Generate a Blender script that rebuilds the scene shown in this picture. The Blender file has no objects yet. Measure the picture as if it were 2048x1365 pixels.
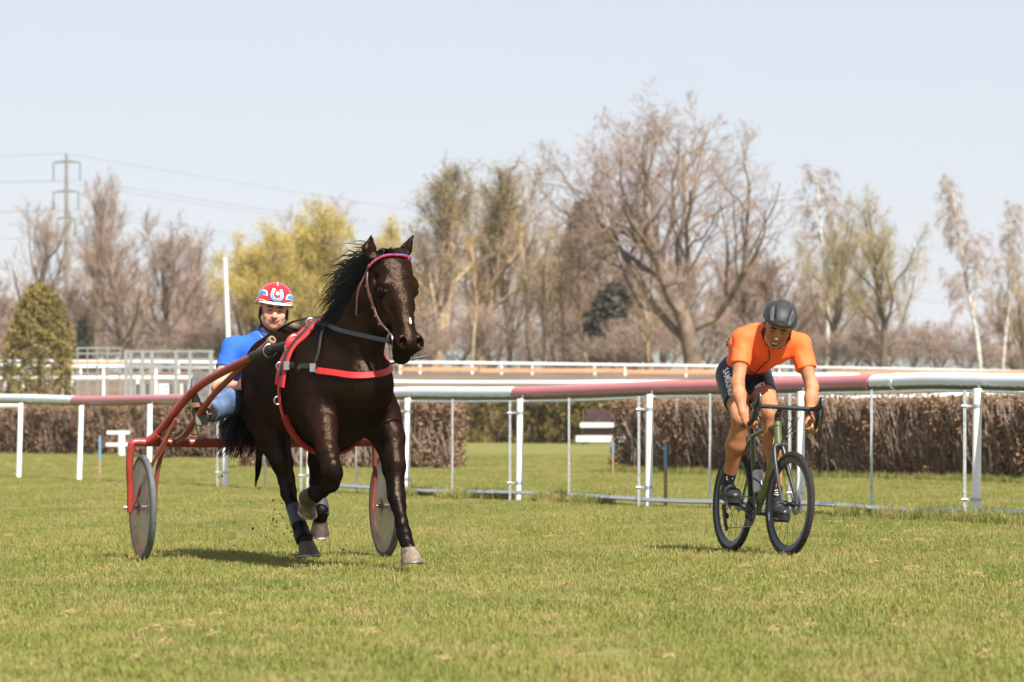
import bpy, math, random
import numpy as np
from mathutils import Vector, Matrix
from mathutils.bvhtree import BVHTree

random.seed(7)
RNG = np.random.default_rng(11)
scene = bpy.context.scene
COL = scene.collection

# ------------------------------------------------------------------ camera
F = 7680.0          # focal length in pixels of the 2048 px wide photograph (135 mm lens)
HOR = 840.0         # pixel row of the eye level
EYE = 0.9           # camera height in metres
cam_data = bpy.data.cameras.new('camera')
cam_data.sensor_width = 36.0
cam_data.lens = 135.0
cam_data.shift_y = (HOR - 682.5) / 2048.0
cam_data.clip_start = 0.5
cam_data.clip_end = 30000.0
cam_data.dof.use_dof = True
cam_data.dof.focus_distance = 24.6
cam_data.dof.aperture_fstop = 5.0
cam_data.dof.aperture_blades = 9
camera = bpy.data.objects.new('camera', cam_data)
camera.location = (0, 0, EYE)
camera.rotation_euler = (math.radians(90), 0, 0)
COL.objects.link(camera)
scene.camera = camera

# ------------------------------------------------------------------ sky and sun
SUN_TO = Vector((0.52, -1.0, 1.32)).normalized()      # direction towards the sun
sun_elev = math.asin(SUN_TO.z)
sun_azim = math.atan2(SUN_TO.x, SUN_TO.y)
world = bpy.data.worlds.new('World')
scene.world = world
world.use_nodes = True
wn = world.node_tree
for n in list(wn.nodes):
    wn.nodes.remove(n)
wout = wn.nodes.new('ShaderNodeOutputWorld')
wbg = wn.nodes.new('ShaderNodeBackground')
wsky = wn.nodes.new('ShaderNodeTexSky')
wsky.sky_type = 'NISHITA'
wsky.sun_disc = False
wsky.sun_elevation = sun_elev
wsky.sun_rotation = sun_azim
wsky.altitude = 400
wsky.air_density = 1.0
wsky.dust_density = 1.2
wsky.ozone_density = 2.5
wbg.inputs['Strength'].default_value = 0.057
wveil = wn.nodes.new('ShaderNodeMix')          # thin even high haze over the whole sky
wveil.data_type = 'RGBA'
wveil.inputs[0].default_value = 0.66
wveil.inputs[7].default_value = (6.5, 6.6, 7.25, 1)
wn.links.new(wsky.outputs[0], wveil.inputs[6])
wn.links.new(wveil.outputs[2], wbg.inputs['Color'])
wn.links.new(wbg.outputs[0], wout.inputs['Surface'])
sun_data = bpy.data.lights.new('sun', 'SUN')
sun_data.energy = 5.0
sun_data.angle = math.radians(0.6)
sun_data.color = (1.0, 0.945, 0.86)
sun = bpy.data.objects.new('sun', sun_data)
sun.rotation_euler = SUN_TO.to_track_quat('Z', 'Y').to_euler()
sun.location = (10, -20, 30)
COL.objects.link(sun)
scene.view_settings.view_transform = 'Standard'
scene.view_settings.look = 'None'
scene.view_settings.exposure = 1.12
scene.view_settings.gamma = 1.0
scene.view_settings.use_curve_mapping = False
scene.render.engine = 'CYCLES'
scene.cycles.use_denoising = True
scene.cycles.max_bounces = 6
scene.cycles.diffuse_bounces = 3
scene.cycles.glossy_bounces = 3
scene.cycles.transparent_max_bounces = 8
scene.cycles.volume_bounces = 0
scene.cycles.caustics_reflective = False
scene.cycles.caustics_refractive = False

# ------------------------------------------------------------------ helpers
def V(*a):
    return np.array(a, dtype=float)

def P(px, py, d):
    """the point that stands d metres away behind pixel (px, py) of the photograph"""
    return V((px - 1024.0) * d / F, d, EYE + (HOR - py) * d / F)

def lin(r, g, b):
    f = lambda c: ((c / 255 + 0.055) / 1.055) ** 2.4 if c > 10 else c / 255 / 12.92
    return (f(r), f(g), f(b))

def mat(name, col, rough=0.6, metal=0.0, spec=0.5, var=0.0, vscale=20.0, bump=0.0, bscale=60.0,
        col2=None, sheen=0.0, coat=0.0, trans=0.0, coords='Object'):
    m = bpy.data.materials.new(name)
    m.use_nodes = True
    nt = m.node_tree
    b = nt.nodes['Principled BSDF']
    b.inputs['Base Color'].default_value = (*col, 1)
    b.inputs['Roughness'].default_value = rough
    b.inputs['Metallic'].default_value = metal
    b.inputs['Specular IOR Level'].default_value = spec
    if sheen:
        b.inputs['Sheen Weight'].default_value = sheen
    if coat:
        b.inputs['Coat Weight'].default_value = coat
        b.inputs['Coat Roughness'].default_value = 0.2
    tc = nt.nodes.new('ShaderNodeTexCoord')
    if var or col2:
        nz = nt.nodes.new('ShaderNodeTexNoise')
        nz.inputs['Scale'].default_value = vscale
        nz.inputs['Detail'].default_value = 5
        nz.inputs['Roughness'].default_value = 0.6
        nt.links.new(tc.outputs[coords], nz.inputs['Vector'])
        rp = nt.nodes.new('ShaderNodeValToRGB')
        c2 = col2 if col2 else tuple(c * (1 - var) for c in col)
        c1 = col if col2 else tuple(min(1, c * (1 + var * 0.6)) for c in col)
        rp.color_ramp.elements[0].color = (*c2, 1)
        rp.color_ramp.elements[0].position = 0.33
        rp.color_ramp.elements[1].color = (*c1, 1)
        rp.color_ramp.elements[1].position = 0.67
        nt.links.new(nz.outputs[0], rp.inputs[0])
        nt.links.new(rp.outputs[0], b.inputs['Base Color'])
    if bump:
        n2 = nt.nodes.new('ShaderNodeTexNoise')
        n2.inputs['Scale'].default_value = bscale
        n2.inputs['Detail'].default_value = 4
        nt.links.new(tc.outputs[coords], n2.inputs['Vector'])
        bp = nt.nodes.new('ShaderNodeBump')
        bp.inputs['Strength'].default_value = bump
        bp.inputs['Distance'].default_value = 0.01
        nt.links.new(n2.outputs[0], bp.inputs['Height'])
        nt.links.new(bp.outputs[0], b.inputs['Normal'])
    if trans:
        tr = nt.nodes.new('ShaderNodeBsdfTranslucent')
        mx = nt.nodes.new('ShaderNodeMixShader')
        mx.inputs[0].default_value = trans
        src = b.inputs['Base Color'].links[0].from_socket if b.inputs['Base Color'].links else None
        if src:
            nt.links.new(src, tr.inputs[0])
        else:
            tr.inputs[0].default_value = (*col, 1)
        nt.links.new(b.outputs[0], mx.inputs[1])
        nt.links.new(tr.outputs[0], mx.inputs[2])
        nt.links.new(mx.outputs[0], nt.nodes['Material Output'].inputs[0])
    return m

def wloc(o):
    v = Vector((0, 0, 0))
    while o is not None:
        v += o.location
        o = o.parent
    return np.array(v)

def tag(o, label=None, cat=None, group=None, kind=None):
    if label: o['label'] = label
    if cat: o['category'] = cat
    if group: o['group'] = group
    if kind: o['kind'] = kind
    return o

def thing(name, label, cat, loc=(0, 0, 0), group=None):
    o = bpy.data.objects.new(name, None)
    o.empty_display_size = 0.1
    o.location = [float(c) for c in loc]
    COL.objects.link(o)
    return tag(o, label, cat, group)

def mesh_from(name, verts, faces, mats, smooth=True, mat_ids=None):
    me = bpy.data.meshes.new(name)
    verts = np.asarray(verts, dtype=np.float32)
    if isinstance(faces, np.ndarray):
        k = faces.shape[1]
        me.vertices.add(len(verts))
        me.vertices.foreach_set('co', verts.ravel())
        me.loops.add(faces.size)
        me.loops.foreach_set('vertex_index', faces.astype(np.int32).ravel())
        me.polygons.add(len(faces))
        me.polygons.foreach_set('loop_start', np.arange(0, faces.size, k, dtype=np.int32))
        me.update(calc_edges=True)
        me.validate()
    else:
        me.from_pydata([tuple(map(float, v)) for v in verts], [], faces)
        me.update()
    if not isinstance(mats, (list, tuple)):
        mats = [mats]
    for m in mats:
        me.materials.append(m)
    n = len(me.polygons)
    me.polygons.foreach_set('use_smooth', np.full(n, smooth, dtype=bool))
    if mat_ids is not None:
        me.polygons.foreach_set('material_index', np.asarray(mat_ids, dtype=np.int32))
    return me

def put(name, verts, faces, m, parent=None, smooth=True, loc=None, mat_ids=None):
    """a mesh object from WORLD coordinates; stored relative to its parent or to loc"""
    org = wloc(parent) if parent is not None else (np.array(loc, float) if loc is not None else np.zeros(3))
    me = mesh_from(name, np.asarray(verts, float) - org, faces, m, smooth, mat_ids)
    o = bpy.data.objects.new(name, me)
    COL.objects.link(o)
    if parent is not None:
        o.parent = parent
    elif loc is not None:
        o.location = [float(c) for c in loc]
    return o

def link_copy(src, parent=None, offset=None):
    o = src.copy()
    COL.objects.link(o)
    o.parent = parent
    if offset is not None:
        o.location = Vector(src.location) + Vector([float(c) for c in offset])
    return o

def norm(v):
    v = np.asarray(v, float)
    return v / (np.linalg.norm(v) + 1e-12)

def spline(pts, n):
    """Catmull-Rom through pts (any dimension), n samples in all"""
    pts = np.asarray(pts, float)
    if len(pts) == 2:
        t = np.linspace(0, 1, n)[:, None]
        return pts[0] * (1 - t) + pts[1] * t
    p = np.vstack([2 * pts[0] - pts[1], pts, 2 * pts[-1] - pts[-2]])
    seg = len(pts) - 1
    u = np.linspace(0, seg, n)
    i = np.minimum(u.astype(int), seg - 1)
    t = (u - i)[:, None]
    a, b, c, d = p[i], p[i + 1], p[i + 2], p[i + 3]
    return 0.5 * (2 * b + (c - a) * t + (2 * a - 5 * b + 4 * c - d) * t ** 2 + (3 * b - a - 3 * c + d) * t ** 3)

class G:
    """collects simple shapes in world coordinates; build() links them as one mesh object"""
    def __init__(s):
        s.v, s.f = [], []
    def raw(s, v, f):
        o = len(s.v)
        s.v.extend([tuple(map(float, x)) for x in v])
        s.f.extend([tuple(o + i for i in q) for q in f])
        return s
    def tube(s, pts, r, n=10, cap=True, flat=None, up=None):
        pts = [np.asarray(p, float) for p in pts]
        m = len(pts)
        r = [r] * m if np.isscalar(r) else list(r)
        rings = []
        t0 = norm(pts[1] - pts[0])
        ref = np.array(up, float) if up is not None else (V(0, 0, 1) if abs(t0[2]) < 0.9 else V(1, 0, 0))
        a = norm(np.cross(t0, ref))
        for i in range(m):
            t = norm(pts[min(i + 1, m - 1)] - pts[max(i - 1, 0)])
            if up is not None:
                a = norm(np.cross(t, ref))
            else:
                a = norm(a - t * np.dot(a, t))
            b = np.cross(a, t)
            fl = 1.0 if flat is None else flat
            for k in range(n):
                w = 2 * math.pi * k / n
                rings.append(pts[i] + r[i] * (math.cos(w) * a + fl * math.sin(w) * b))
        f = []
        for i in range(m - 1):
            for k in range(n):
                k2 = (k + 1) % n
                f.append((i * n + k, i * n + k2, (i + 1) * n + k2, (i + 1) * n + k))
        if cap:
            f.append(tuple(range(n))[::-1])
            f.append(tuple((m - 1) * n + k for k in range(n)))
        return s.raw(rings, f)
    def box(s, c, size, ax=None):
        c = np.asarray(c, float)
        ax = np.eye(3) if ax is None else np.asarray(ax, float)
        h = np.asarray(size, float) / 2
        v = [c + sum(sg * h[j] * ax[j] for j, sg in enumerate(q)) for q in
             [(-1, -1, -1), (1, -1, -1), (1, 1, -1), (-1, 1, -1), (-1, -1, 1), (1, -1, 1), (1, 1, 1), (-1, 1, 1)]]
        return s.raw(v, [(0, 3, 2, 1), (4, 5, 6, 7), (0, 1, 5, 4), (1, 2, 6, 5), (2, 3, 7, 6), (3, 0, 4, 7)])
    def lathe(s, c, axis, prof, n=24, closed=False, ref=None):
        """prof: list of (radius, height along axis)"""
        c = np.asarray(c, float); w = norm(axis)
        rf = V(0, 0, 1) if abs(w[2]) < 0.9 else V(1, 0, 0)
        a = norm(np.cross(w, rf)); b = np.cross(w, a)
        v, f = [], []
        for (r, h) in prof:
            for k in range(n):
                t = 2 * math.pi * k / n
                v.append(c + w * h + r * (math.cos(t) * a + math.sin(t) * b))
        m = len(prof)
        for i in range(m if closed else m - 1):
            j = (i + 1) % m
            for k in range(n):
                k2 = (k + 1) % n
                f.append((i * n + k, i * n + k2, j * n + k2, j * n + k))
        return s.raw(v, f)
    def ball(s, c, r, n=14, ax=None):
        r = (r, r, r) if np.isscalar(r) else r
        ax = np.eye(3) if ax is None else np.asarray(ax, float)
        c = np.asarray(c, float)
        v, f = [], []
        m = n // 2 + 1
        for i in range(m):
            ph = math.pi * (i + 0.02 * (i == 0) - 0.02 * (i == m - 1)) / (m - 1)
            for k in range(n):
                t = 2 * math.pi * k / n
                q = (math.sin(ph) * math.cos(t) * r[0], math.sin(ph) * math.sin(t) * r[1], math.cos(ph) * r[2])
                v.append(c + sum(q[j] * ax[j] for j in range(3)))
        for i in range(m - 1):
            for k in range(n):
                k2 = (k + 1) % n
                f.append((i * n + k, (i + 1) * n + k, (i + 1) * n + k2, i * n + k2))
        f.append(tuple(range(n)))
        f.append(tuple((m - 1) * n + k for k in range(n))[::-1])
        return s.raw(v, f)
    def strap(s, pts, nrm, width, thick):
        """flat band through pts with a face normal per point"""
        pts = np.asarray(pts, float)
        m = len(pts)
        v, f = [], []
        for i in range(m):
            t = norm(pts[min(i + 1, m - 1)] - pts[max(i - 1, 0)])
            nn = np.asarray(nrm[i] if len(np.shape(nrm)) > 1 else nrm, float)
            nn = norm(nn - t * np.dot(nn, t))
            b = np.cross(t, nn)
            w = width[i] if not np.isscalar(width) else width
            for (x, y) in ((-.5, 0), (-.42, 1), (.42, 1), (.5, 0), (.42, -.3), (-.42, -.3)):
                v.append(pts[i] + b * x * w + nn * y * thick)
        for i in range(m - 1):
            for k in range(6):
                k2 = (k + 1) % 6
                f.append((i * 6 + k, i * 6 + k2, (i + 1) * 6 + k2, (i + 1) * 6 + k))
        f.append(tuple(range(6))[::-1]); f.append(tuple((m - 1) * 6 + k for k in range(6)))
        return s.raw(v, f)
    def build(s, name, m, parent=None, smooth=True, loc=None):
        o = put(name, s.v, s.f, m, parent, smooth, loc)
        if smooth:
            try:
                o.data.set_sharp_from_angle(angle=math.radians(40))
            except Exception:
                pass
        return o

# ---- signed distance modelling: smooth unions of tapered shapes, meshed by surface nets
class SDF:
    def __init__(s, lo, hi, vox):
        s.lo = np.asarray(lo, float); s.vox = vox
        s.n = np.ceil((np.asarray(hi, float) - s.lo) / vox).astype(int) + 1
        s.F = np.full(s.n, 0.5, dtype=np.float32)
        s.ax = [(s.lo[i] + vox * np.arange(s.n[i])).astype(np.float32) for i in range(3)]
    def sub(s, lo, hi):
        a = np.clip(np.floor((lo - s.lo) / s.vox).astype(int), 0, s.n)
        b = np.clip(np.ceil((hi - s.lo) / s.vox).astype(int) + 1, 0, s.n)
        return tuple(slice(a[i], b[i]) for i in range(3))
    def apply(s, lo, hi, fn, k, op):
        sl = s.sub(np.asarray(lo) - k - 3 * s.vox, np.asarray(hi) + k + 3 * s.vox)
        if min(q.stop - q.start for q in sl) <= 0:
            return s
        X, Y, Z = np.meshgrid(s.ax[0][sl[0]], s.ax[1][sl[1]], s.ax[2][sl[2]], indexing='ij', sparse=True)
        d = fn(X, Y, Z)
        f = s.F[sl]
        if op == 'u':
            h = np.maximum(k - np.abs(f - d), 0) / max(k, 1e-6)
            s.F[sl] = np.minimum(f, d) - h * h * k * 0.25
        else:
            d = -d if op == 's' else d
            h = np.maximum(k - np.abs(f - d), 0) / max(k, 1e-6)
            s.F[sl] = np.maximum(f, d) + h * h * k * 0.25
        return s
    def cap(s, p1, p2, r1, r2, k=0.02, side=None, op='u'):
        """tapered capsule; r may be (a, b): a along `side`, b across"""
        p1 = np.asarray(p1, float); p2 = np.asarray(p2, float)
        r1 = (r1, r1) if np.isscalar(r1) else r1
        r2 = (r2, r2) if np.isscalar(r2) else r2
        v = p2 - p1; L = np.linalg.norm(v); w = v / L
        if side is None:
            side = V(1, 0, 0) if abs(w[0]) < 0.8 else V(0, 1, 0)
        u = norm(np.asarray(side, float) - w * np.dot(side, w)); n = np.cross(w, u)
        R = max(max(r1), max(r2))
        def fn(X, Y, Z):
            qx, qy, qz = X - p1[0], Y - p1[1], Z - p1[2]
            h = qx * w[0] + qy * w[1] + qz * w[2]
            t = np.clip(h / L, 0, 1)
            x = qx * u[0] + qy * u[1] + qz * u[2]
            y = qx * n[0] + qy * n[1] + qz * n[2]
            e = h - t * L
            ra = r1[0] + (r2[0] - r1[0]) * t
            rb = r1[1] + (r2[1] - r1[1]) * t
            rc = np.minimum(ra, rb)
            k0 = np.sqrt((x / ra) ** 2 + (y / rb) ** 2 + (e / rc) ** 2) + 1e-6
            k1 = np.sqrt((x / ra ** 2) ** 2 + (y / rb ** 2) ** 2 + (e / rc ** 2) ** 2) + 1e-6
            return k0 * (k0 - 1) / k1
        return s.apply(np.minimum(p1, p2) - R, np.maximum(p1, p2) + R, fn, k, op)
    def chain(s, pts, k=0.02, side=None):
        for (a, ra), (b, rb) in zip(pts[:-1], pts[1:]):
            s.cap(a, b, ra, rb, k, side)
        return s
    def ell(s, c, r, ax=None, k=0.02, op='u'):
        c = np.asarray(c, float); r = np.asarray((r, r, r) if np.isscalar(r) else r, float)
        ax = np.eye(3) if ax is None else np.asarray(ax, float)
        ext = np.sqrt(((ax * r[:, None]) ** 2).sum(0))
        def fn(X, Y, Z):
            qx, qy, qz = X - c[0], Y - c[1], Z - c[2]
            k0 = 0; k1 = 0
            for j in range(3):
                x = qx * ax[j, 0] + qy * ax[j, 1] + qz * ax[j, 2]
                k0 = k0 + (x / r[j]) ** 2
                k1 = k1 + (x / r[j] ** 2) ** 2
            k0 = np.sqrt(k0) + 1e-6; k1 = np.sqrt(k1) + 1e-6
            return k0 * (k0 - 1) / k1
        return s.apply(c - ext, c + ext, fn, k, op)
    def plane(s, p, n, k=0.0, lo=None, hi=None):
        """keep only what lies behind the plane (inside box lo..hi)"""
        p = np.asarray(p, float); n = norm(n)
        lo = s.lo if lo is None else np.asarray(lo, float)
        hi = s.lo + s.vox * s.n if hi is None else np.asarray(hi, float)
        fn = lambda X, Y, Z: (X - p[0]) * n[0] + (Y - p[1]) * n[1] + (Z - p[2]) * n[2]
        return s.apply(lo, hi, fn, k, 'i')
    def mesh(s, smooth=1):
        Fd = s.F; n = np.array(Fd.shape)
        neg = Fd < 0
        c = np.zeros(n - 1, np.int8)
        for i in (0, 1):
            for j in (0, 1):
                for k in (0, 1):
                    c += neg[i:n[0] - 1 + i, j:n[1] - 1 + j, k:n[2] - 1 + k]
        act = (c > 0) & (c < 8)
        idx = np.full(n - 1, -1, np.int64)
        ijk = np.argwhere(act)
        idx[act] = np.arange(len(ijk))
        acc = np.zeros((len(ijk), 3)); cnt = np.zeros(len(ijk))
        corners = [(i, j, k) for i in (0, 1) for j in (0, 1) for k in (0, 1)]
        for a in corners:
            for ax in range(3):
                if a[ax] == 1: continue
                b = list(a); b[ax] = 1
                fa = Fd[ijk[:, 0] + a[0], ijk[:, 1] + a[1], ijk[:, 2] + a[2]]
                fb = Fd[ijk[:, 0] + b[0], ijk[:, 1] + b[1], ijk[:, 2] + b[2]]
                x = (fa < 0) != (fb < 0)
                t = np.where(x, fa / np.where(x, fa - fb, 1), 0)
                pos = np.array(a, float)[None, :].repeat(len(ijk), 0)
                pos[:, ax] += t
                acc += pos * x[:, None]; cnt += x
        verts = ijk + acc / cnt[:, None]
        quads = []
        for ax in range(3):
            o1, o2 = [(1, 2), (2, 0), (0, 1)][ax]
            sl0 = [slice(1, -1)] * 3; sl1 = [slice(1, -1)] * 3
            sl0[ax] = slice(0, n[ax] - 1); sl1[ax] = slice(1, n[ax])
            a = neg[tuple(sl0)]; b = neg[tuple(sl1)]
            e = np.argwhere(a != b)
            if len(e) == 0: continue
            flip = a[tuple(e.T)]
            e = e.copy(); e[:, o1] += 1; e[:, o2] += 1
            def cell(d1, d2):
                q = e.copy(); q[:, o1] += d1; q[:, o2] += d2
                return idx[tuple(q.T)]
            q = np.stack([cell(-1, -1), cell(0, -1), cell(0, 0), cell(-1, 0)], 1)
            q[~flip] = q[~flip][:, ::-1]
            quads.append(q)
        quads = np.vstack(quads)
        if smooth:
            ed = np.vstack([quads[:, [i, (i + 1) % 4]] for i in range(4)])
            for _ in range(smooth):
                sm = np.zeros_like(verts); ct = np.zeros(len(verts))
                np.add.at(sm, ed[:, 0], verts[ed[:, 1]]); np.add.at(ct, ed[:, 0], 1)
                np.add.at(sm, ed[:, 1], verts[ed[:, 0]]); np.add.at(ct, ed[:, 1], 1)
                verts = verts * 0.5 + 0.5 * sm / ct[:, None]
        return s.lo + verts * s.vox, quads
    def build(s, name, m, parent=None, smooth=1, loc=None, ids=None):
        v, q = s.mesh(smooth)
        return put(name, v, q, m, parent, True, loc, None if ids is None else ids(v[q].mean(1)))

def wrinkle(o, amp, freq, d1, d2, seed=0.0):
    """cloth folds: push the surface in and out along warped waves"""
    me = o.data; n = len(me.vertices)
    co = np.empty(n * 3, np.float32); me.vertices.foreach_get('co', co); co = co.reshape(-1, 3).astype(float)
    nm = np.empty(n * 3, np.float32); me.vertices.foreach_get('normal', nm); nm = nm.reshape(-1, 3)
    a = co @ np.asarray(d1, float); b = co @ np.asarray(d2, float)
    w = np.sin(freq * a + 2.2 * np.sin(freq * .45 * b + seed) + seed * 3) * .6 + np.sin(freq * 1.9 * (a * .8 + b * .6) + 1.7 * np.sin(freq * .8 * a) + seed) * .4
    mask = .35 + .65 * np.clip(np.sin(freq * .31 * b + seed * 5 + 1.3 * np.sin(freq * .23 * a)) + .35, 0, 1)
    co += nm * (amp * np.sign(w) * np.abs(w) ** 1.4 * mask)[:, None]
    me.vertices.foreach_set('co', co.astype(np.float32).ravel()); me.update()

def bvh_of(o):
    me = o.data
    off = wloc(o)
    n = len(me.vertices)
    co = np.empty(n * 3, np.float32); me.vertices.foreach_get('co', co)
    co = co.reshape(-1, 3) + off
    return BVHTree.FromPolygons([tuple(map(float, c)) for c in co], [tuple(p.vertices) for p in me.polygons])

def snap(bvh, p, out=0.0):
    loc, nrm, i, d = bvh.find_nearest(Vector([float(c) for c in p]))
    return np.array(loc) + np.array(nrm) * out, np.array(nrm)

def text_mesh(body, size, bold=0.0):
    cu = bpy.data.curves.new('lettering', 'FONT')
    cu.body = body; cu.size = size; cu.align_x = 'CENTER'; cu.align_y = 'CENTER'
    cu.offset = bold; cu.resolution_u = 3
    o = bpy.data.objects.new('lettering_source', cu)
    COL.objects.link(o)
    dg = bpy.context.evaluated_depsgraph_get()
    me = bpy.data.meshes.new_from_object(o.evaluated_get(dg))
    v = np.array([tuple(x.co) for x in me.vertices]); f = [tuple(p.vertices) for p in me.polygons]
    bpy.data.objects.remove(o); bpy.data.curves.remove(cu); bpy.data.meshes.remove(me)
    return v, f
# ------------------------------------------------------------------ ground
def sstep(a, b, x):
    t = np.clip((np.asarray(x, float) - a) / (b - a), 0, 1)
    return t * t * (3 - 2 * t)
def gz(y):
    return 3.55 * sstep(158, 214, y)
def gpt(px, d, dz=0.0):
    """point on the ground d metres away in the direction of pixel column px"""
    return V((px - 1024) * d / F, d, float(gz(d)) + dz)

def grass_material(name, blade):
    m = bpy.data.materials.new(name); m.use_nodes = True
    nt = m.node_tree; b = nt.nodes['Principled BSDF']
    geo = nt.nodes.new('ShaderNodeNewGeometry')
    def noise(scale, detail=4, rough=.6, sy=1.0):
        mp = nt.nodes.new('ShaderNodeMapping'); mp.inputs['Scale'].default_value = (1, sy, 1)
        nt.links.new(geo.outputs['Position'], mp.inputs['Vector'])
        n = nt.nodes.new('ShaderNodeTexNoise'); n.inputs['Scale'].default_value = scale
        n.inputs['Detail'].default_value = detail; n.inputs['Roughness'].default_value = rough
        nt.links.new(mp.outputs[0], n.inputs['Vector']); return n
    def ramp(src, stops):
        r = nt.nodes.new('ShaderNodeValToRGB')
        while len(r.color_ramp.elements) < len(stops): r.color_ramp.elements.new(0.5)
        for e, (p, c) in zip(r.color_ramp.elements, stops):
            e.position = p; e.color = (*c, 1)
        nt.links.new(src, r.inputs[0]); return r
    def mix(fac, a, c):
        x = nt.nodes.new('ShaderNodeMix'); x.data_type = 'RGBA'
        nt.links.new(fac, x.inputs[0]); nt.links.new(a, x.inputs[6]); nt.links.new(c, x.inputs[7]); return x.outputs[2]
    k = 1.06 if blade else .64  # bare turf is darkened: the blades' own shadow is put into its colour
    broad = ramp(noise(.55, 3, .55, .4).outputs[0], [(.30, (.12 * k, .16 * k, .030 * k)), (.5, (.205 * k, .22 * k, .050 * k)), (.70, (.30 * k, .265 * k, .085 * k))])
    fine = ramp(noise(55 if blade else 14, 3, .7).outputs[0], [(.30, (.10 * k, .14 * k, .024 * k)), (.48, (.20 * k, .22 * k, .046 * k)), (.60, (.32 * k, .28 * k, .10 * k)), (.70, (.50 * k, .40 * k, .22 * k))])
    val = nt.nodes.new('ShaderNodeValue'); val.outputs[0].default_value = .5
    c = mix(val.outputs[0], broad.outputs[0], fine.outputs[0])
    dryf = ramp(noise(1.9, 5, .65, .55).outputs[0], [(.47, (0, 0, 0)), (.66, (.85, .85, .85))])
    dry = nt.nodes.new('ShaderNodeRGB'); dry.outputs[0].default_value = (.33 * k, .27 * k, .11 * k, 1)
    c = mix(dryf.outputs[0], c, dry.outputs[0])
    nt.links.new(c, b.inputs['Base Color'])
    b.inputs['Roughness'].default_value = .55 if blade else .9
    b.inputs['Specular IOR Level'].default_value = .25 if blade else .1
    if blade:
        tr = nt.nodes.new('ShaderNodeBsdfTranslucent'); mx = nt.nodes.new('ShaderNodeMixShader'); mx.inputs[0].default_value = .35
        nt.links.new(c, tr.inputs[0]); nt.links.new(b.outputs[0], mx.inputs[1]); nt.links.new(tr.outputs[0], mx.inputs[2])
        nt.links.new(mx.outputs[0], nt.nodes['Material Output'].inputs[0])
    else:
        bp = nt.nodes.new('ShaderNodeBump'); bp.inputs['Strength'].default_value = .6; bp.inputs['Distance'].default_value = .04
        nt.links.new(noise(18, 4, .7).outputs[0], bp.inputs['Height']); nt.links.new(bp.outputs[0], b.inputs['Normal'])
    return m
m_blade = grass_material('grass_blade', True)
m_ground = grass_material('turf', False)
m_straw = mat('straw', lin(178, 154, 104), rough=.8, var=.35, vscale=40, trans=.25)

ys = np.concatenate([np.linspace(-40, 100, 60), np.linspace(102, 230, 70), np.geomspace(240, 9000, 30)])
xs = np.concatenate([-np.geomspace(60, 6000, 14)[::-1], np.linspace(-50, 50, 61), np.geomspace(60, 6000, 14)])
gv = []; 
for y in ys:
    for x in xs:
        gv.append((x, y, float(gz(y)) + (0.012 * math.sin(x * 1.7 + y * .9) * math.sin(y * .63 - x * .4) if 10 < y < 70 else 0) - .012))
nx = len(xs)
gf = np.array([(j * nx + i, j * nx + i + 1, (j + 1) * nx + i + 1, (j + 1) * nx + i) for j in range(len(ys) - 1) for i in range(nx - 1)])
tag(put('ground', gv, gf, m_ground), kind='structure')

# grass: patches of blades set out over the turf in view
def patch_mesh(seed, n, size, h0, h1, w):
    r = np.random.default_rng(seed)
    p = np.zeros((n, 3)); p[:, :2] = r.uniform(-size / 2, size / 2, (n, 2))
    clump = r.uniform(-size / 2, size / 2, (n // 9, 2))
    sel = r.random(n) < .55
    p[sel, :2] = clump[r.integers(0, len(clump), sel.sum())] + r.normal(0, .014, (sel.sum(), 2))
    a = r.uniform(0, 2 * np.pi, n); lean = r.uniform(.1, .95, n); h = r.uniform(h0, h1, n) * (1 - .35 * lean); h *= r.choice([.7, 1, 1, 1.25], n)
    d = np.stack([np.cos(a), np.sin(a), np.zeros(n)], 1)
    f = r.uniform(0, 2 * np.pi, n); sd = np.stack([np.cos(f), np.sin(f), np.zeros(n)], 1)
    up = np.array([0, 0, 1.0])
    ww = (w * r.uniform(.6, 1.3, n))[:, None]
    b0, b1 = p - sd * ww / 2, p + sd * ww / 2
    mid = p + d * (lean * h * .35)[:, None] + up * (h * .6)[:, None]
    m0, m1 = mid - sd * ww * .4, mid + sd * ww * .4
    tip = p + d * (lean * h * 1.05)[:, None] + up * (h * (1 - .35 * lean))[:, None]
    v = np.stack([b0, b1, m1, m0, tip], 1).reshape(-1, 3)
    i = np.arange(n)[:, None] * 5
    q = np.concatenate([i + 0, i + 1, i + 2, i + 3], 1)
    t = np.concatenate([i + 3, i + 2, i + 4, i + 4], 1)
    faces = [tuple(x) for x in q] + [tuple(x[:3]) for x in t]
    return v, faces
src = bpy.data.collections.new('grass_sources')
for k in range(6):
    v, f = patch_mesh(k, 560, .56, .026, .055, .0055)
    o = bpy.data.objects.new('grass_patch', mesh_from('grass_patch', v, f, m_blade, False))
    src.objects.link(o)
src2 = bpy.data.collections.new('long_grass_sources')
for k in range(3):
    v, f = patch_mesh(30 + k, 150, .32, .08, .19, .008)
    o = bpy.data.objects.new('grass_patch', mesh_from('grass_patch', v, f, m_blade, False))
    src2.objects.link(o)

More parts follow.
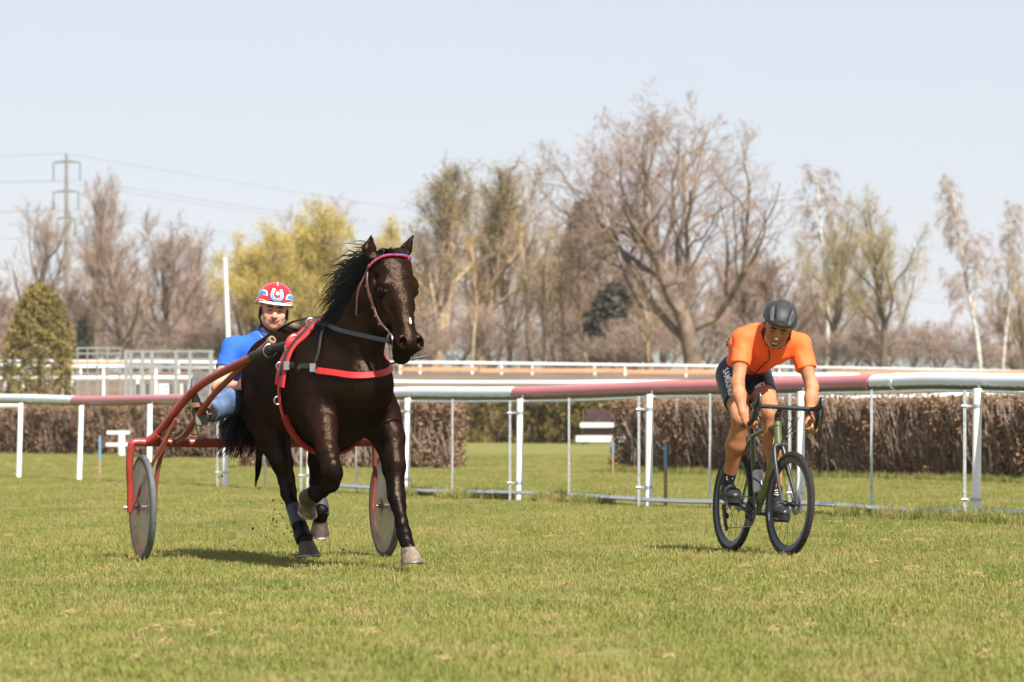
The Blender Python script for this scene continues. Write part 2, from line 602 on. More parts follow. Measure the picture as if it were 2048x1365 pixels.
def scatter(name, pts, coll, smin, smax, seed):
    me = bpy.data.meshes.new(name)
    me.from_pydata([tuple(map(float, p)) for p in pts], [], [])
    o = bpy.data.objects.new(name, me); COL.objects.link(o)
    ng = bpy.data.node_groups.new(name, 'GeometryNodeTree')
    ng.interface.new_socket('Geometry', in_out='INPUT', socket_type='NodeSocketGeometry')
    ng.interface.new_socket('Geometry', in_out='OUTPUT', socket_type='NodeSocketGeometry')
    gi = ng.nodes.new('NodeGroupInput'); go = ng.nodes.new('NodeGroupOutput')
    ci = ng.nodes.new('GeometryNodeCollectionInfo'); ci.inputs['Collection'].default_value = coll
    ci.inputs['Separate Children'].default_value = True; ci.inputs['Reset Children'].default_value = True
    ip = ng.nodes.new('GeometryNodeInstanceOnPoints'); ip.inputs['Pick Instance'].default_value = True
    rv = ng.nodes.new('FunctionNodeRandomValue'); rv.data_type = 'FLOAT_VECTOR'
    rv.inputs[0].default_value = (0, 0, 0); rv.inputs[1].default_value = (0, 0, 6.283); rv.inputs['Seed'].default_value = seed
    rs = ng.nodes.new('FunctionNodeRandomValue'); rs.data_type = 'FLOAT'
    rs.inputs[2].default_value = smin; rs.inputs[3].default_value = smax; rs.inputs['Seed'].default_value = seed + 1
    ng.links.new(gi.outputs[0], ip.inputs['Points']); ng.links.new(ci.outputs[0], ip.inputs['Instance'])
    ng.links.new(rv.outputs[0], ip.inputs['Rotation']); ng.links.new(rs.outputs[1], ip.inputs['Scale'])
    ng.links.new(ip.outputs[0], go.inputs[0])
    md = o.modifiers.new('scatter', 'NODES'); md.node_group = ng
    return o
gp = []
y = 11.0
while y < 100:
    st = .40 if y < 45 else (.55 if y < 70 else .8)
    half = 1024 * y / F * 1.1 + 1.6
    x = -half
    while x < half:
        gp.append((x + RNG.uniform(-.12, .12), y + RNG.uniform(-.12, .12), -.012 + float(gz(y))))
        x += st
    y += st
tag(scatter('grass', gp, src, .62, 1.12, 3), 'short patchy green and straw-coloured turf grass of the racecourse', 'grass', kind='stuff')
# ------------------------------------------------------------------ far hills, trees, pylon
m_hill = mat('far_hill', (.10, .13, .12), rough=1, var=.3, vscale=.004)
hv_ = []; hf_ = []
hn = 60
for i in range(hn):
    x = -1600 + 3200 * i / (hn - 1)
    h = 48 + 26 * math.sin(x * .0031 + 1.2) + 13 * math.sin(x * .011) + 5 * math.sin(x * .037)
    for (yy, zz) in ((2700, -2), (2850, h * .55), (3050, h), (3400, h * .6), (3700, -2)):
        hv_.append((x, yy, zz))
for i in range(hn - 1):
    for k in range(4):
        hf_.append((i * 5 + k, (i + 1) * 5 + k, (i + 1) * 5 + k + 1, i * 5 + k + 1))
tag(put('hills', hv_, hf_, m_hill), kind='structure')

def grow(seed, H, r0, limbs, levels=4, spread=.9, base=.22, up=.25, kids=(6, 6, 5, 4), ratio=(.62, .55, .5, .45), wander=.22, clean=0.0, droop=0.0, trunk_h=1.0, fork=True):
    """recursive bare tree in local metres; returns segment arrays p0, p1, r0, r1, level"""
    rga = random.Random(seed); rgb = random.Random(seed + 1000)
    out = []
    def branch(p, d, L, r, lev):
        rg = rga if lev < 3 else rgb
        n = (9, 6, 4, 3, 2, 2)[lev]
        pts = [p]; dirs = []
        dd = d.copy()
        w = wander * (.35 if lev == 0 else 1)
        for i in range(n):
            dd = norm(dd + V(rg.gauss(0, w), rg.gauss(0, w), rg.gauss(0, w)) + UPV * (up if lev else .12) * (.6 if lev < 3 else .3) - UPV * droop * (lev >= 2) * (i + 1) / n)
            p = p + dd * L / n
            pts.append(p); dirs.append(dd)
        re = r * (.45 if lev == 0 else .35)
        for i in range(n):
            out.append((pts[i], pts[i + 1], r + (re - r) * i / n, r + (re - r) * (i + 1) / n, lev))
        if lev >= levels:
            return
        k = kids[lev] if lev else limbs
        for j in range(k):
            lo = base if lev == 0 else .18
            u = lo + (1 - lo) * ((j + rg.random()) / k)
            f = u * n; i = min(int(f), n - 1)
            q = pts[i] + (pts[i + 1] - pts[i]) * (f - i)
            a = rg.uniform(0, 2 * math.pi) if lev else (j * 2.4 + rg.uniform(-.5, .5))
            t = dirs[i]
            x = norm(np.cross(t, V(.3, .9, .2))); y = np.cross(t, x)
            sp = spread * rg.uniform(.65, 1.2)
            nd = norm(t * math.cos(sp) + (x * math.cos(a) + y * math.sin(a)) * math.sin(sp))
            Lk = L * ratio[lev] * rg.uniform(.7, 1.15) * (1.15 - .55 * u if lev == 0 else 1.1 - .4 * u)
            branch(q, nd, Lk, max(r * (1 - .6 * u) * rg.uniform(.38, .62), .006), lev + 1)
    branch(V(0, 0, -.3), norm(V(rga.gauss(0, .04), rga.gauss(0, .04), 1)), H * trunk_h, r0, 0)
    return out
UPV = V(0, 0, 1)

def segs_mesh(segs, n):
    a = np.array([s[0] for s in segs]); b = np.array([s[1] for s in segs])
    r0 = np.array([s[2] for s in segs]); r1 = np.array([s[3] for s in segs])
    t = b - a; t /= np.linalg.norm(t, axis=1)[:, None] + 1e-9
    ref = np.where(np.abs(t[:, 2:3]) < .9, np.array([[0, 0, 1.0]]), np.array([[1.0, 0, 0]]))
    x = np.cross(t, ref); x /= np.linalg.norm(x, axis=1)[:, None] + 1e-9
    y = np.cross(t, x)
    vs = []
    for (c, r) in ((a - t * (r0 * .3)[:, None], r0), (b + t * (r1 * .3)[:, None], r1)):
        for k in range(n):
            w = 2 * math.pi * k / n
            vs.append(c + (x * math.cos(w) + y * math.sin(w)) * r[:, None])
    v = np.stack(vs, 1).reshape(-1, 3)
    base = np.arange(len(segs))[:, None] * 2 * n
    q = []
    for k in range(n):
        k2 = (k + 1) % n
        q.append(np.concatenate([base + k, base + n + k, base + n + k2, base + k2], 1))
    return v, np.concatenate(q, 0)

def leaf_quads(pts, size, rg, jit):
    n = len(pts)
    c = pts + rg.normal(0, jit, (n, 3))
    a = rg.normal(0, 1, (n, 3)); a /= np.linalg.norm(a, axis=1)[:, None]
    b = np.cross(a, rg.normal(0, 1, (n, 3))); b /= np.linalg.norm(b, axis=1)[:, None]
    s = size * rg.uniform(.5, 1.4, (n, 1))
    v = np.stack([c - a * s, c + b * s * .6, c + a * s, c - b * s * .6], 1).reshape(-1, 3)
    return v, np.arange(4 * n).reshape(-1, 4)

m_bark = mat('bark', lin(142, 124, 106), rough=.9, col2=lin(86, 72, 60), vscale=1.2, bump=.5, bscale=12)
m_barkdark = mat('dark_bark', lin(108, 92, 76), rough=.9, col2=lin(68, 58, 48), vscale=2.5, bump=.5, bscale=12)
m_twig = mat('twig', lin(168, 146, 130), rough=.9, col2=lin(118, 100, 88), vscale=.6)
m_twigred = mat('budding_twig', lin(160, 136, 118), rough=.9, col2=lin(110, 90, 78), vscale=.6)
m_twigyel = mat('yellowish_twig', lin(166, 144, 96), rough=.9, col2=lin(120, 104, 70), vscale=.6)
m_birch = mat('birch_bark', lin(205, 200, 192), rough=.8, col2=lin(120, 112, 104), vscale=3.0)
m_pale = mat('pale_bark', lin(168, 146, 116), rough=.9, col2=lin(126, 106, 84), vscale=1.5)
m_willow = mat('willow_leaf', (.56, .46, .11), rough=.6, col2=(.44, .34, .085), vscale=.5, trans=.35)
m_green = mat('spring_leaf', (.36, .30, .10), rough=.6, col2=(.22, .18, .07), vscale=.5, trans=.35)
m_bud = mat('brown_bud', (.32, .22, .16), rough=.7, col2=(.20, .135, .10), vscale=.5, trans=.2)
m_conifer = mat('conifer_needle', (.045, .05, .026), rough=.8, col2=(.026, .03, .016), vscale=.8)
m_thuja = mat('golden_conifer', (.27, .205, .05), rough=.7, col2=(.14, .11, .032), vscale=.9, trans=.2)
SPEC = {
    # kind: (grow args, trunk material, twig material, leaf material, leaves per twig, leaf size)
    'oak': (dict(seed=56, H=9.0, r0=.52, limbs=13, levels=5, spread=.86, base=.16, up=.30, kids=(0, 7, 6, 5, 5), ratio=(1.0, .62, .55, .52, .55), wander=.24), m_bark, m_twigred, m_bud, .25, .03),
    'bare': (dict(seed=5, H=9.0, r0=.28, limbs=13, levels=4, spread=.62, base=.25, up=.34, kids=(0, 7, 6, 7), ratio=(.60, .56, .5, .55), wander=.18), m_barkdark, m_twig, m_bud, .3, .03),
    'brown': (dict(seed=8, H=8.0, r0=.24, limbs=15, levels=4, spread=.6, base=.12, up=.36, kids=(0, 7, 7, 7), ratio=(.62, .55, .5, .55), wander=.2), m_barkdark, m_twigred, m_bud, .6, .035),
    'willow': (dict(seed=14, H=8.0, r0=.30, limbs=15, levels=4, spread=.75, base=.2, up=.22, kids=(0, 7, 7, 6), ratio=(.66, .55, .5, .55), wander=.2, droop=.3), m_barkdark, m_twigyel, m_willow, 6.5, .06),
    'green': (dict(seed=17, H=9.0, r0=.30, limbs=13, levels=4, spread=.65, base=.22, up=.3, kids=(0, 7, 6, 6), ratio=(.62, .56, .5, .5), wander=.2), m_barkdark, m_twigyel, m_green, 2.4, .045),
    'poplar': (dict(seed=23, H=10.5, r0=.30, limbs=16, levels=4, spread=.5, base=.2, up=.4, kids=(0, 7, 6, 6), ratio=(.5, .55, .5, .5), wander=.16), m_pale, m_twigred, m_green, 2.2, .045),
    'sapling': (dict(seed=29, H=9.5, r0=.11, limbs=14, levels=3, spread=.5, base=.35, up=.3, kids=(0, 6, 5), ratio=(.27, .5, .5), wander=.15), m_pale, m_twigyel, m_bud, .8, .05),
    'birch': (dict(seed=33, H=11.0, r0=.15, limbs=20, levels=4, spread=.6, base=.3, up=.16, kids=(0, 6, 5, 5), ratio=(.27, .55, .6, .7), wander=.16, droop=.85), m_birch, m_twig, m_bud, .8, .04),
    'shrub': (dict(seed=37, H=3.0, r0=.08, limbs=14, levels=3, spread=.8, base=.05, up=.3, kids=(0, 8, 8), ratio=(.8, .6, .55), wander=.25), m_barkdark, m_twig, m_bud, 1.0, .04),
}
TREE = {}
def tree_meshes(kind):
    if kind in TREE: return TREE[kind]
    args, mt, mw, ml, nl, ls = SPEC[kind]
    sg = grow(**args)
    cut = 2 if kind == 'oak' else 1
    big = [s for s in sg if s[4] <= cut]; small = [s for s in sg if s[4] > cut]
    v, q = segs_mesh(big, 7)
    tm = mesh_from('trunk', v, q, mt)
    small2 = [(a, b, max(x, .0085), max(y, .006), l) for a, b, x, y, l in small]
    v, q = segs_mesh(small2, 3)
    tips = np.array([s[1] for s in small if s[4] >= 3])
    rg = np.random.default_rng(args['seed'])
    sel = tips[rg.integers(0, len(tips), int(len(tips) * nl * .5))]
    lv, lq = leaf_quads(sel, ls, rg, .24)
    cm = mesh_from('crown', np.vstack([v, lv]), np.vstack([q, lq + len(v)]), [mw, ml], False, np.concatenate([np.zeros(len(q), int), np.ones(len(lq), int)]))
    allv = np.vstack([v])
    ext = (np.percentile(allv[:, 2], 99.7), np.percentile(np.abs(allv[:, 0]), 98) + np.percentile(np.abs(allv[:, 1]), 98))
    TREE[kind] = (tm, cm, ext)
    return TREE[kind]
trng = random.Random(3)
def tree(kind, px, top, width, d, name, label, group, cat='tree', rz=None, base_y=None):
    tm, cm, (h, w) = tree_meshes(kind)
    b = gpt(px, d)
    H = P(px, top, d)[2] - b[2]
    root = thing(name, label, cat, b, group)
    root.rotation_euler = (0, 0, trng.uniform(0, 6.28) if rz is None else rz)
    sxy = (width * d / F) / w
    root.scale = (sxy, sxy, H / h)
    for nm, me in (('trunk', tm), ('crown', cm)):
        o = bpy.data.objects.new(nm, me); COL.objects.link(o); o.parent = root
    return root
WB = 'bare trees along the far edge of the racecourse'
tree('oak', 1388, 188, 530, 221, 'oak_tree', 'broad bare oak with twisting limbs, tallest tree in the picture', WB, rz=.6)
T = [
    ('bare', 60, 405, 175, 300, 'thin bare tree between the golden conifer and the pylon mast'),
    ('bare', 190, 345, 205, 262, 'tall bare tree just right of the pylon mast'),
    ('brown', 255, 430, 170, 250, 'brown budding tree standing against the tall bare tree near the pylon'),
    ('brown', 330, 425, 190, 262, 'reddish brown budding tree above the grey starting gate'),
    ('bare', 395, 455, 170, 270, 'slim bare tree above the end of the grey starting gate'),
    ('willow', 505, 450, 175, 252, 'bright yellow willow coming into leaf above the red-helmeted driver'),
    ('willow', 608, 408, 200, 262, 'yellow willow in leaf between the driver and the horse ears'),
    ('bare', 690, 395, 190, 285, 'bare tree rising behind the horse mane'),
    ('willow', 765, 440, 150, 280, 'small yellow willow showing between the horse ears'),
    ('poplar', 868, 318, 215, 246, 'tall budding poplar right of the horse head'),
    ('poplar', 955, 325, 215, 256, 'tall budding poplar with a full round top next to the saplings'),
    ('brown', 1025, 375, 160, 262, 'brown bare tree between the poplars and the saplings'),
    ('brown', 1120, 400, 190, 270, 'brown bare tree behind the thin pale saplings'),
    ('brown', 1560, 480, 190, 240, 'low brown bare tree behind the cyclist helmet'),
    ('birch', 1655, 325, 160, 262, 'slender birch with hanging twigs beside the yellow-green tree'),
    ('green', 1668, 400, 190, 246, 'yellow-green budding tree in front of the slender birch'),
    ('green', 1768, 380, 210, 232, 'greenish bare tree with a dark forked trunk right of the cyclist'),
    ('birch', 1962, 352, 150, 240, 'white-trunked birch with drooping twigs near the picture edge'),
    ('birch', 2006, 400, 110, 243, 'smaller white-trunked birch standing close beside the larger birch'),
    ('green', 2050, 520, 120, 250, 'low greenish tree cut by the edge of the picture'),
    ('brown', 1470, 500, 200, 262, 'brown bare tree behind the lower limbs of the oak'),
    ('brown', 1250, 480, 200, 262, 'low brown bare tree between the dark conifer and the oak trunk'),
    ('bare', 800, 470, 160, 270, 'grey bare tree behind the horse face'),
    ('brown', 540, 520, 170, 285, 'brown thicket tree behind the yellow willow'),
    ('brown', 20, 560, 120, 280, 'low brown tree behind the golden conifer'),
]
for kind, px, top, w, d, lab in T:
    tree(kind, px, top, w, d, {'birch': 'birch_tree', 'willow': 'willow_tree', 'poplar': 'poplar_tree'}.get(kind, 'bare_tree'), lab, WB)
SAP = [(945, 450, 224, 'pale-barked sapling nearest the horse, forked low'), (1062, 420, 228, 'tall pale sapling first in the row of thin stems'), (1086, 430, 226, 'thin pale sapling second in the row of thin stems'),
       (1112, 440, 229, 'thin pale sapling in the middle of the row of stems'), (1132, 460, 225, 'thin pale sapling fourth in the row of stems'), (1176, 470, 223, 'pale sapling in front of the dark conifer'), (1300, 560, 219, 'thin sapling just in front of the oak')]
for i, (px, top, d, lab) in enumerate(SAP):
    tree('sapling', px, top, 110, d, 'sapling_tree', lab, 'pale saplings in front of the wood')
SHR = [15, 120, 215, 280, 350, 420, 470, 560, 640, 720, 800, 860, 910, 985, 1040, 1100, 1150, 1200, 1235, 1290, 1400, 1450, 1520, 1580, 1640, 1700, 1745, 1820, 1870, 1925, 1985, 2035]
for i, px in enumerate(SHR):
    tree('shrub', px, trng.uniform(600, 668) + (40 if px > 1810 else 0), trng.uniform(130, 190), 232 + (i * 37 % 40), 'shrub', 'low brown leafless shrub in the undergrowth beneath the bare trees', 'shrubs in the undergrowth', cat='shrub')
TREE2 = random.Random(9)
for i in range(24):
    px = 10 + i * 88 + TREE2.uniform(-25, 25)
    if 1830 < px < 1930: continue
    tree('brown', px, TREE2.uniform(470, 560) + (60 if px < 480 or px > 1600 else 0), 190, 330 + TREE2.uniform(0, 60), 'bare_tree', 'hazy bare tree of the wood behind the front row of trees', 'hazy trees deep in the wood')

def conifer(px, top, w, d, label, m, n, seed, name='conifer_tree', size=.16, round_=False):
    b = gpt(px, d); H = P(px, top, d)[2] - b[2]; R = w * d / F / 2 * (1.22 if round_ else 1)
    root = thing(name, label, 'tree', b)
    rg = np.random.default_rng(seed)
    u = rg.random(n) ** (.62 if round_ else .8); 
    prof = (np.where(u > .3, np.sqrt(np.clip(1 - ((u - .3) / .7) ** 2, .001, 1)), .72 + .28 * u / .3)) if round_ else (1 - u) ** .85 + .04
    a = rg.uniform(0, 2 * np.pi, n)
    clump = (.78 if round_ else .62) + (.22 if round_ else .38) * np.sin(a * 5 + u * 23) * np.sin(u * 31 + a * 2)
    rr = R * prof * clump * np.sqrt(rg.uniform(.55, 1, n))
    pts = np.stack([rr * np.cos(a), rr * np.sin(a), H * (.05 + .95 * u)], 1)
    v, q = leaf_quads(pts, size, rg, .06)
    put('crown', v + b, q, m, root, False)
    G().tube([b - UPV * .2, b + UPV * H * .9], [.14, .03], 8).build('trunk', m_barkdark, root)
    return root
conifer(78, 572, 150, 128, 'rounded golden-green conifer standing alone left of the starting gate', m_thuja, 15000, 1, size=.055, round_=True)
conifer(1168, 405, 125, 285, 'dark green conifer between the saplings and the oak', m_conifer, 1500, 2, size=.3, round_=True)
conifer(1225, 570, 120, 262, 'smaller dark conifer half hidden behind the oak limbs', m_conifer, 1100, 3, size=.3, round_=True)
conifer(165, 640, 60, 250, 'small dark evergreen behind the golden conifer', m_conifer, 2500, 4, size=.2)

# pylon and power lines
m_mast = mat('weathered_mast', lin(120, 118, 112), rough=.8, var=.2, vscale=2)
m_wire = mat('wire', (.16, .17, .19), rough=.5, metal=.3)
pd = 430
pb = gpt(133, pd)
py = thing('pylon', 'tall power-line pylon with three cross-arms above the bare trees', 'pylon', pb)
G().tube([pb, P(133, 308, pd)], [.42, .17], 8).build('mast', m_mast, py)
ARMS = [(107, 160, 326), (107, 157, 385), (114, 150, 438)]
ends = []
for (xa, xb, yy) in ARMS:
    a, b = P(xa, yy, pd), P(xb, yy - 1, pd)
    arm = G().tube([a, P(133, yy - 4, pd), b], [.10, .20, .10], 6).build('cross_arm', m_mast, py)
    for e in (a, b):
        G().tube([e, e - UPV * 2.0], .09, 6).build('insulator', mat('insulator_glass', (.12, .17, .17), rough=.2), arm)
        ends.append(e - UPV * 2.0)
ends.append(P(133, 308, pd))
wl = ['upper near', 'upper far', 'middle near', 'middle far', 'lower near', 'lower far', 'topmost earth']
for i, e in enumerate(ends):
    for sgn in (1,):
        far = e + V(480 , 620, 3)
        back = e + V(-480, -150, 3)
        pts = []
        for j in range(9):
            t = j / 8; q = back * (1 - t) + e * t; q = q - UPV * 10 * 4 * t * (1 - t) * .8; pts.append(q)
        for j in range(1, 41):
            t = j / 40; q = e * (1 - t) + far * t; q = q - UPV * 17 * 4 * t * (1 - t) * .8; pts.append(q)
        o = G().tube(pts, .018, 5).build('power_line', m_wire)
        tag(o, '%s power line sagging from the pylon across the pale sky' % wl[i], 'power line', 'power lines')
# ------------------------------------------------------------------ running rail (curving fence) 
m_pvcw = mat('white_plastic', (.80, .82, .83), rough=.35, var=.06, vscale=3)
m_galv = mat('galvanised_steel', (.50, .53, .54), rough=.45, metal=.75, var=.25, vscale=30)
m_neck = mat('dark_gooseneck', (.10, .105, .09), rough=.8, var=.3)
def rail_material(name, col):
    """plastic tube with algae along its underside (grime with its own uneven edge)"""
    m = bpy.data.materials.new(name); m.use_nodes = True
    nt = m.node_tree; b = nt.nodes['Principled BSDF']
    b.inputs['Roughness'].default_value = .38
    at = nt.nodes.new('ShaderNodeAttribute'); at.attribute_name = 'under'
    tc = nt.nodes.new('ShaderNodeTexCoord')
    n = nt.nodes.new('ShaderNodeTexNoise'); n.inputs['Scale'].default_value = 14; n.inputs['Detail'].default_value = 6; n.inputs['Roughness'].default_value = .75
    nt.links.new(tc.outputs['Object'], n.inputs['Vector'])
    ad = nt.nodes.new('ShaderNodeMath'); ad.operation = 'MULTIPLY_ADD'; ad.inputs[1].default_value = .75
    nt.links.new(n.outputs[0], ad.inputs[0]); nt.links.new(at.outputs['Fac'], ad.inputs[2])
    r = nt.nodes.new('ShaderNodeValToRGB'); r.color_ramp.elements[0].position = .74; r.color_ramp.elements[1].position = .98
    r.color_ramp.elements[0].color = (0, 0, 0, 1); r.color_ramp.elements[1].color = (1, 1, 1, 1)
    nt.links.new(ad.outputs[0], r.inputs[0])
    n2 = nt.nodes.new('ShaderNodeTexNoise'); n2.inputs['Scale'].default_value = 2.2; n2.inputs['Detail'].default_value = 4
    nt.links.new(tc.outputs['Object'], n2.inputs['Vector'])
    r2 = nt.nodes.new('ShaderNodeValToRGB'); r2.color_ramp.elements[0].color = (*[c * .86 for c in col], 1); r2.color_ramp.elements[1].color = (*col, 1)
    nt.links.new(n2.outputs[0], r2.inputs[0])
    mx = nt.nodes.new('ShaderNodeMix'); mx.data_type = 'RGBA'
    nt.links.new(r.outputs[0], mx.inputs[0]); nt.links.new(r2.outputs[0], mx.inputs[6]); mx.inputs[7].default_value = (.055, .062, .022, 1)
    nt.links.new(mx.outputs[2], b.inputs['Base Color'])
    return m
m_railw = rail_material('white_rail_plastic', (.66, .70, .72))
m_railr = rail_material('faded_red_rail_plastic', (.47, .155, .165))

POST = [(37, 60.0), (158, 57.4), (298, 54.5), (450, 51.3), (618, 48.4), (813, 45.5), (1038, 42.7), (1297, 39.9), (1600, 36.9), (1952, 33.8)]
POST = [(-240, 66.2), (-130, 64.4), (-60, 62.2)][1:] + POST + [(2360, 30.6)]
def fx(px):
    return float(np.interp(px, [p[0] for p in POST], [p[1] for p in POST]))
_pp = np.array([[(p - 1024) * d / F, d] for p, d in POST])
_sp = spline(_pp, 500)
_px = 1024 + _sp[:, 0] / _sp[:, 1] * F
def fence_at(px):
    """plan position (x, y) of the fence line behind pixel column px"""
    return V(float(np.interp(px, _px, _sp[:, 0])), float(np.interp(px, _px, _sp[:, 1])))
TUBE_Y = [(-200, 797), (0, 798), (60, 799), (158, 803), (298, 800), (450, 798), (618, 794), (813, 786), (930, 787), (1038, 787), (1150, 783), (1297, 777), (1600, 770), (1740, 765), (1850, 761), (1952, 763), (2048, 765), (2300, 765)]
def tube_z(px, off=0):
    xy = fence_at(px)
    y = float(np.interp(px, [t[0] for t in TUBE_Y], [t[1] for t in TUBE_Y]))
    return P(px, y + off, xy[1])[2]
fence = thing('running_rail', 'curving racecourse rail with faded red and white tube on white posts', 'fence', (*fence_at(1024), 0))
TR = .077
OVH = V(.07, .27, 0)       # tube set back on added goosenecks so its shadow misses the posts
def rail_piece(x0, x1, m):
    n = max(8, int((x1 - x0) / 9)); pxs = np.linspace(x0, x1, n)
    zz = np.array([tube_z(p) for p in pxs]); zz = np.convolve(np.pad(zz, 3, mode='edge'), np.ones(7) / 7, 'valid')
    pts = [V(*fence_at(p), z) + OVH for p, z in zip(pxs, zz)]
    g = G(); g.tube(pts, TR, 20)
    o = g.build('rail_tube', m, fence)
    a = o.data.attributes.new('under', 'FLOAT', 'POINT')
    cz = np.repeat(zz, 20)
    vz = np.array([v[2] for v in g.v])
    a.data.foreach_set('value', ((cz - vz) / TR).astype(np.float32))
    return o
pieces = [(-120, 134.5, m_railw), (135.5, 640, m_railr), (641, 1020, m_railw), (1021, 1739.5, m_railr), (1741, 2300, m_railw)]
for x0, x1, m in pieces:
    rail_piece(x0, x1, m)
for xj, m in ((1737, m_railr), (1787, m_pvcw)):
    xy0, xy1 = fence_at(xj - 5), fence_at(xj + 1)
    G().tube([V(*xy0, tube_z(xj - 5)) + OVH, V(*xy1, tube_z(xj + 1)) + OVH], TR + .005, 20).build('rail_sleeve', m, fence)
# posts, clamps, galvanised uprights, upper and ground rails
for (px, d) in POST:
    xy = fence_at(px); zt = tube_z(px) - TR * .8
    lean = V(.035, 0, 0) if px < 200 else V(.012, 0, 0)
    g = G().tube([V(*xy, -.05), V(*xy, .5) + lean * .5, V(*xy, zt) + lean], .039, 16)
    post = g.build('post', m_pvcw, fence)
    G().tube([V(*xy, zt - .03) + lean, V(*xy, zt + .03) + lean + OVH * .5, V(*xy, zt + TR) + OVH], .014, 8).build('added_gooseneck', m_neck, fence)
    if px > 400:
        t = norm(np.append(fence_at(px - 20) - xy, 0))
        toC = norm(np.append(-xy, 0))
        off = V(-.10, 0, 0)
        u0 = V(*xy, -.02) + off; u1 = V(*xy, zt - .02) + off
        G().box((u0 + u1) / 2, (.027, .027, u1[2] - u0[2])).build('upright', m_galv, fence, False)
        for zc in (zt - .155, .20):
            c = V(*xy, zc)
            cl = G().lathe(c + lean * zc, UPV, [(.040, -.016), (.045, -.016), (.045, .016), (.040, .016)], 16)
            cl.box(c + off * .62 + lean * zc, (.115, .016, .022))
            cl.tube([c + off + V(-.03, -.02, 0), c + off + V(.02, -.02, 0)], .008, 6)
            cl.build('clamp', m_galv, fence)
for px in (530, 713, 905, 1138, 1420, 1743, 2150):
    xy = fence_at(px); zt = tube_z(px) - TR * .9
    G().box(V(*xy, zt / 2), (.024, .024, zt)).build('upright', m_galv, fence, False)
for (lo, hi, step) in ((430, 1040, 0), (1041, 1660, 0), (1661, 2300, 0)):
    pxs = np.linspace(lo, hi, 40)
    G().strap([V(*fence_at(p) - V(0, 0), tube_z(p) - TR - .022 + .006 * math.sin(p * .02)) + OVH * .35 for p in pxs], UPV, .07, .018).build('steel_rail', m_galv, fence, False)
for (lo, hi) in ((640, 1100), (1140, 1280), (1282, 1700), (1702, 2300)):
    pxs = np.linspace(lo, hi, 40)
    g = G()
    pts = [V(*fence_at(p), .080 + .012 * math.sin(p * .013) + (.012 if p > 1600 else 0)) - V(0, .12, 0) for p in pxs]
    g.strap(pts, V(0, -1, .25), .045, .02).build('ground_rail', m_galv, fence, False)
# white rail of the turn, seen below the tube
def simple_rail(name, label, pts, r, m, posts=(), group=None, pr=.05, ph=None):
    pts = [np.asarray(p, float) for p in pts]
    base = V(pts[0][0], pts[0][1], float(gz(pts[0][1])))
    root = thing(name, label, 'rail', base, group)
    sp = spline(pts, max(12, len(pts) * 6))
    G().tube(sp, r, 8).build('rail_tube', m, root)
    for u in posts:
        q = sp[int(u * (len(sp) - 1))]
        G().tube([V(q[0], q[1], float(gz(q[1])) - .1), q], pr, 8).build('post', m_pvcw, root)
    return root
m_far = mat('far_white_rail', (.62, .62, .61), rough=.6)
m_orange = mat('orange_board', lin(186, 140, 104), rough=.7, var=.2, vscale=.8)
m_earth = mat('brown_earth', lin(112, 94, 76), rough=1, col2=lin(84, 70, 56), vscale=.35, bump=.5, bscale=3)
simple_rail('far_rail', 'white rail behind the hedge seen just below the tube at the right', [P(1560, 801, 62), P(1640, 799, 63), P(1760, 797, 64), P(1900, 792, 65), P(2060, 784, 66)], .05, m_far, (.55, .75, .9))
simple_rail('far_rail', 'white rail end poking out below the tube at the left edge', [P(-40, 812, 84), P(20, 811, 84), P(40, 811, 84)], .06, m_far)
RG = 'white rails of the far tracks'
simple_rail('far_rail', 'long white rail passing behind the starting gate and the tube', [P(-30, 757, 150), P(120, 757, 150), P(400, 757, 150), P(820, 765, 148), P(1100, 766, 146), P(1260, 765, 146), P(1600, 768, 146)], .08, m_far, (.06, .18, .27), RG, .06)
simple_rail('far_rail', 'farthest white rail running along the foot of the bare trees', [P(-30, 722, 205), P(600, 727, 205), P(840, 726, 205), P(1250, 731, 203), P(1680, 737, 198), P(2080, 745, 190)], .085, m_far, [i / 24 for i in range(1, 24)], RG, .06)
simple_rail('far_rail', 'short white rail behind the cyclist shoulder', [P(1540, 751, 170), P(1640, 751, 170), P(1718, 752, 170)], .10, m_far, (.3, .7), RG, .06)
simple_rail('far_rail', 'short white rail section between the golden conifer and the starting gate', [P(-40, 730, 180), P(120, 734, 180), P(250, 734, 180), P(440, 736, 180)], .09, m_far, (.2, .4, .6, .8), RG, .06)
# low timber edging of the sand track and the sand track's bank
def band(name, label, cat, p0, p1, h, th, m, kind=None):
    p0, p1 = np.asarray(p0), np.asarray(p1)
    L = np.linalg.norm((p1 - p0)[:2]); ax = norm(V(*(p1 - p0)[:2], 0))
    g = G().box((p0 + p1) / 2, (L, th, h), [ax, np.cross(UPV, ax), UPV])
    return tag(g.build(name, m, None, False, loc=(p0 + p1) / 2), label, cat, kind=kind)
for i, (xa, ya, xb, yb, d, lab) in enumerate(((120, 727, 255, 726, 196, 'orange edging board left of the starting gate'), (800, 738, 955, 739, 196, 'orange edging board beside the horse muzzle'),
        (960, 740, 1250, 742, 195, 'orange edging board under the thin saplings'), (1252, 742, 1445, 745, 194, 'orange edging board at the foot of the oak'), (1655, 741, 2080, 750, 186, 'long orange edging board on the right beyond the tube'))):
    band('edging_board', lab, 'board', P(xa, ya, d), P(xb, yb, d), .20, .08, m_orange)
_sy = np.linspace(164, 211, 24)
_sv = [(x, y, float(gz(y)) + .04) for y in _sy for x in (-70, -25, 0, 25, 70)]
tag(put('sand_track', _sv, [(j * 5 + i, j * 5 + i + 1, j * 5 + i + 6, j * 5 + i + 5) for j in range(23) for i in range(4)], m_earth), kind='structure')

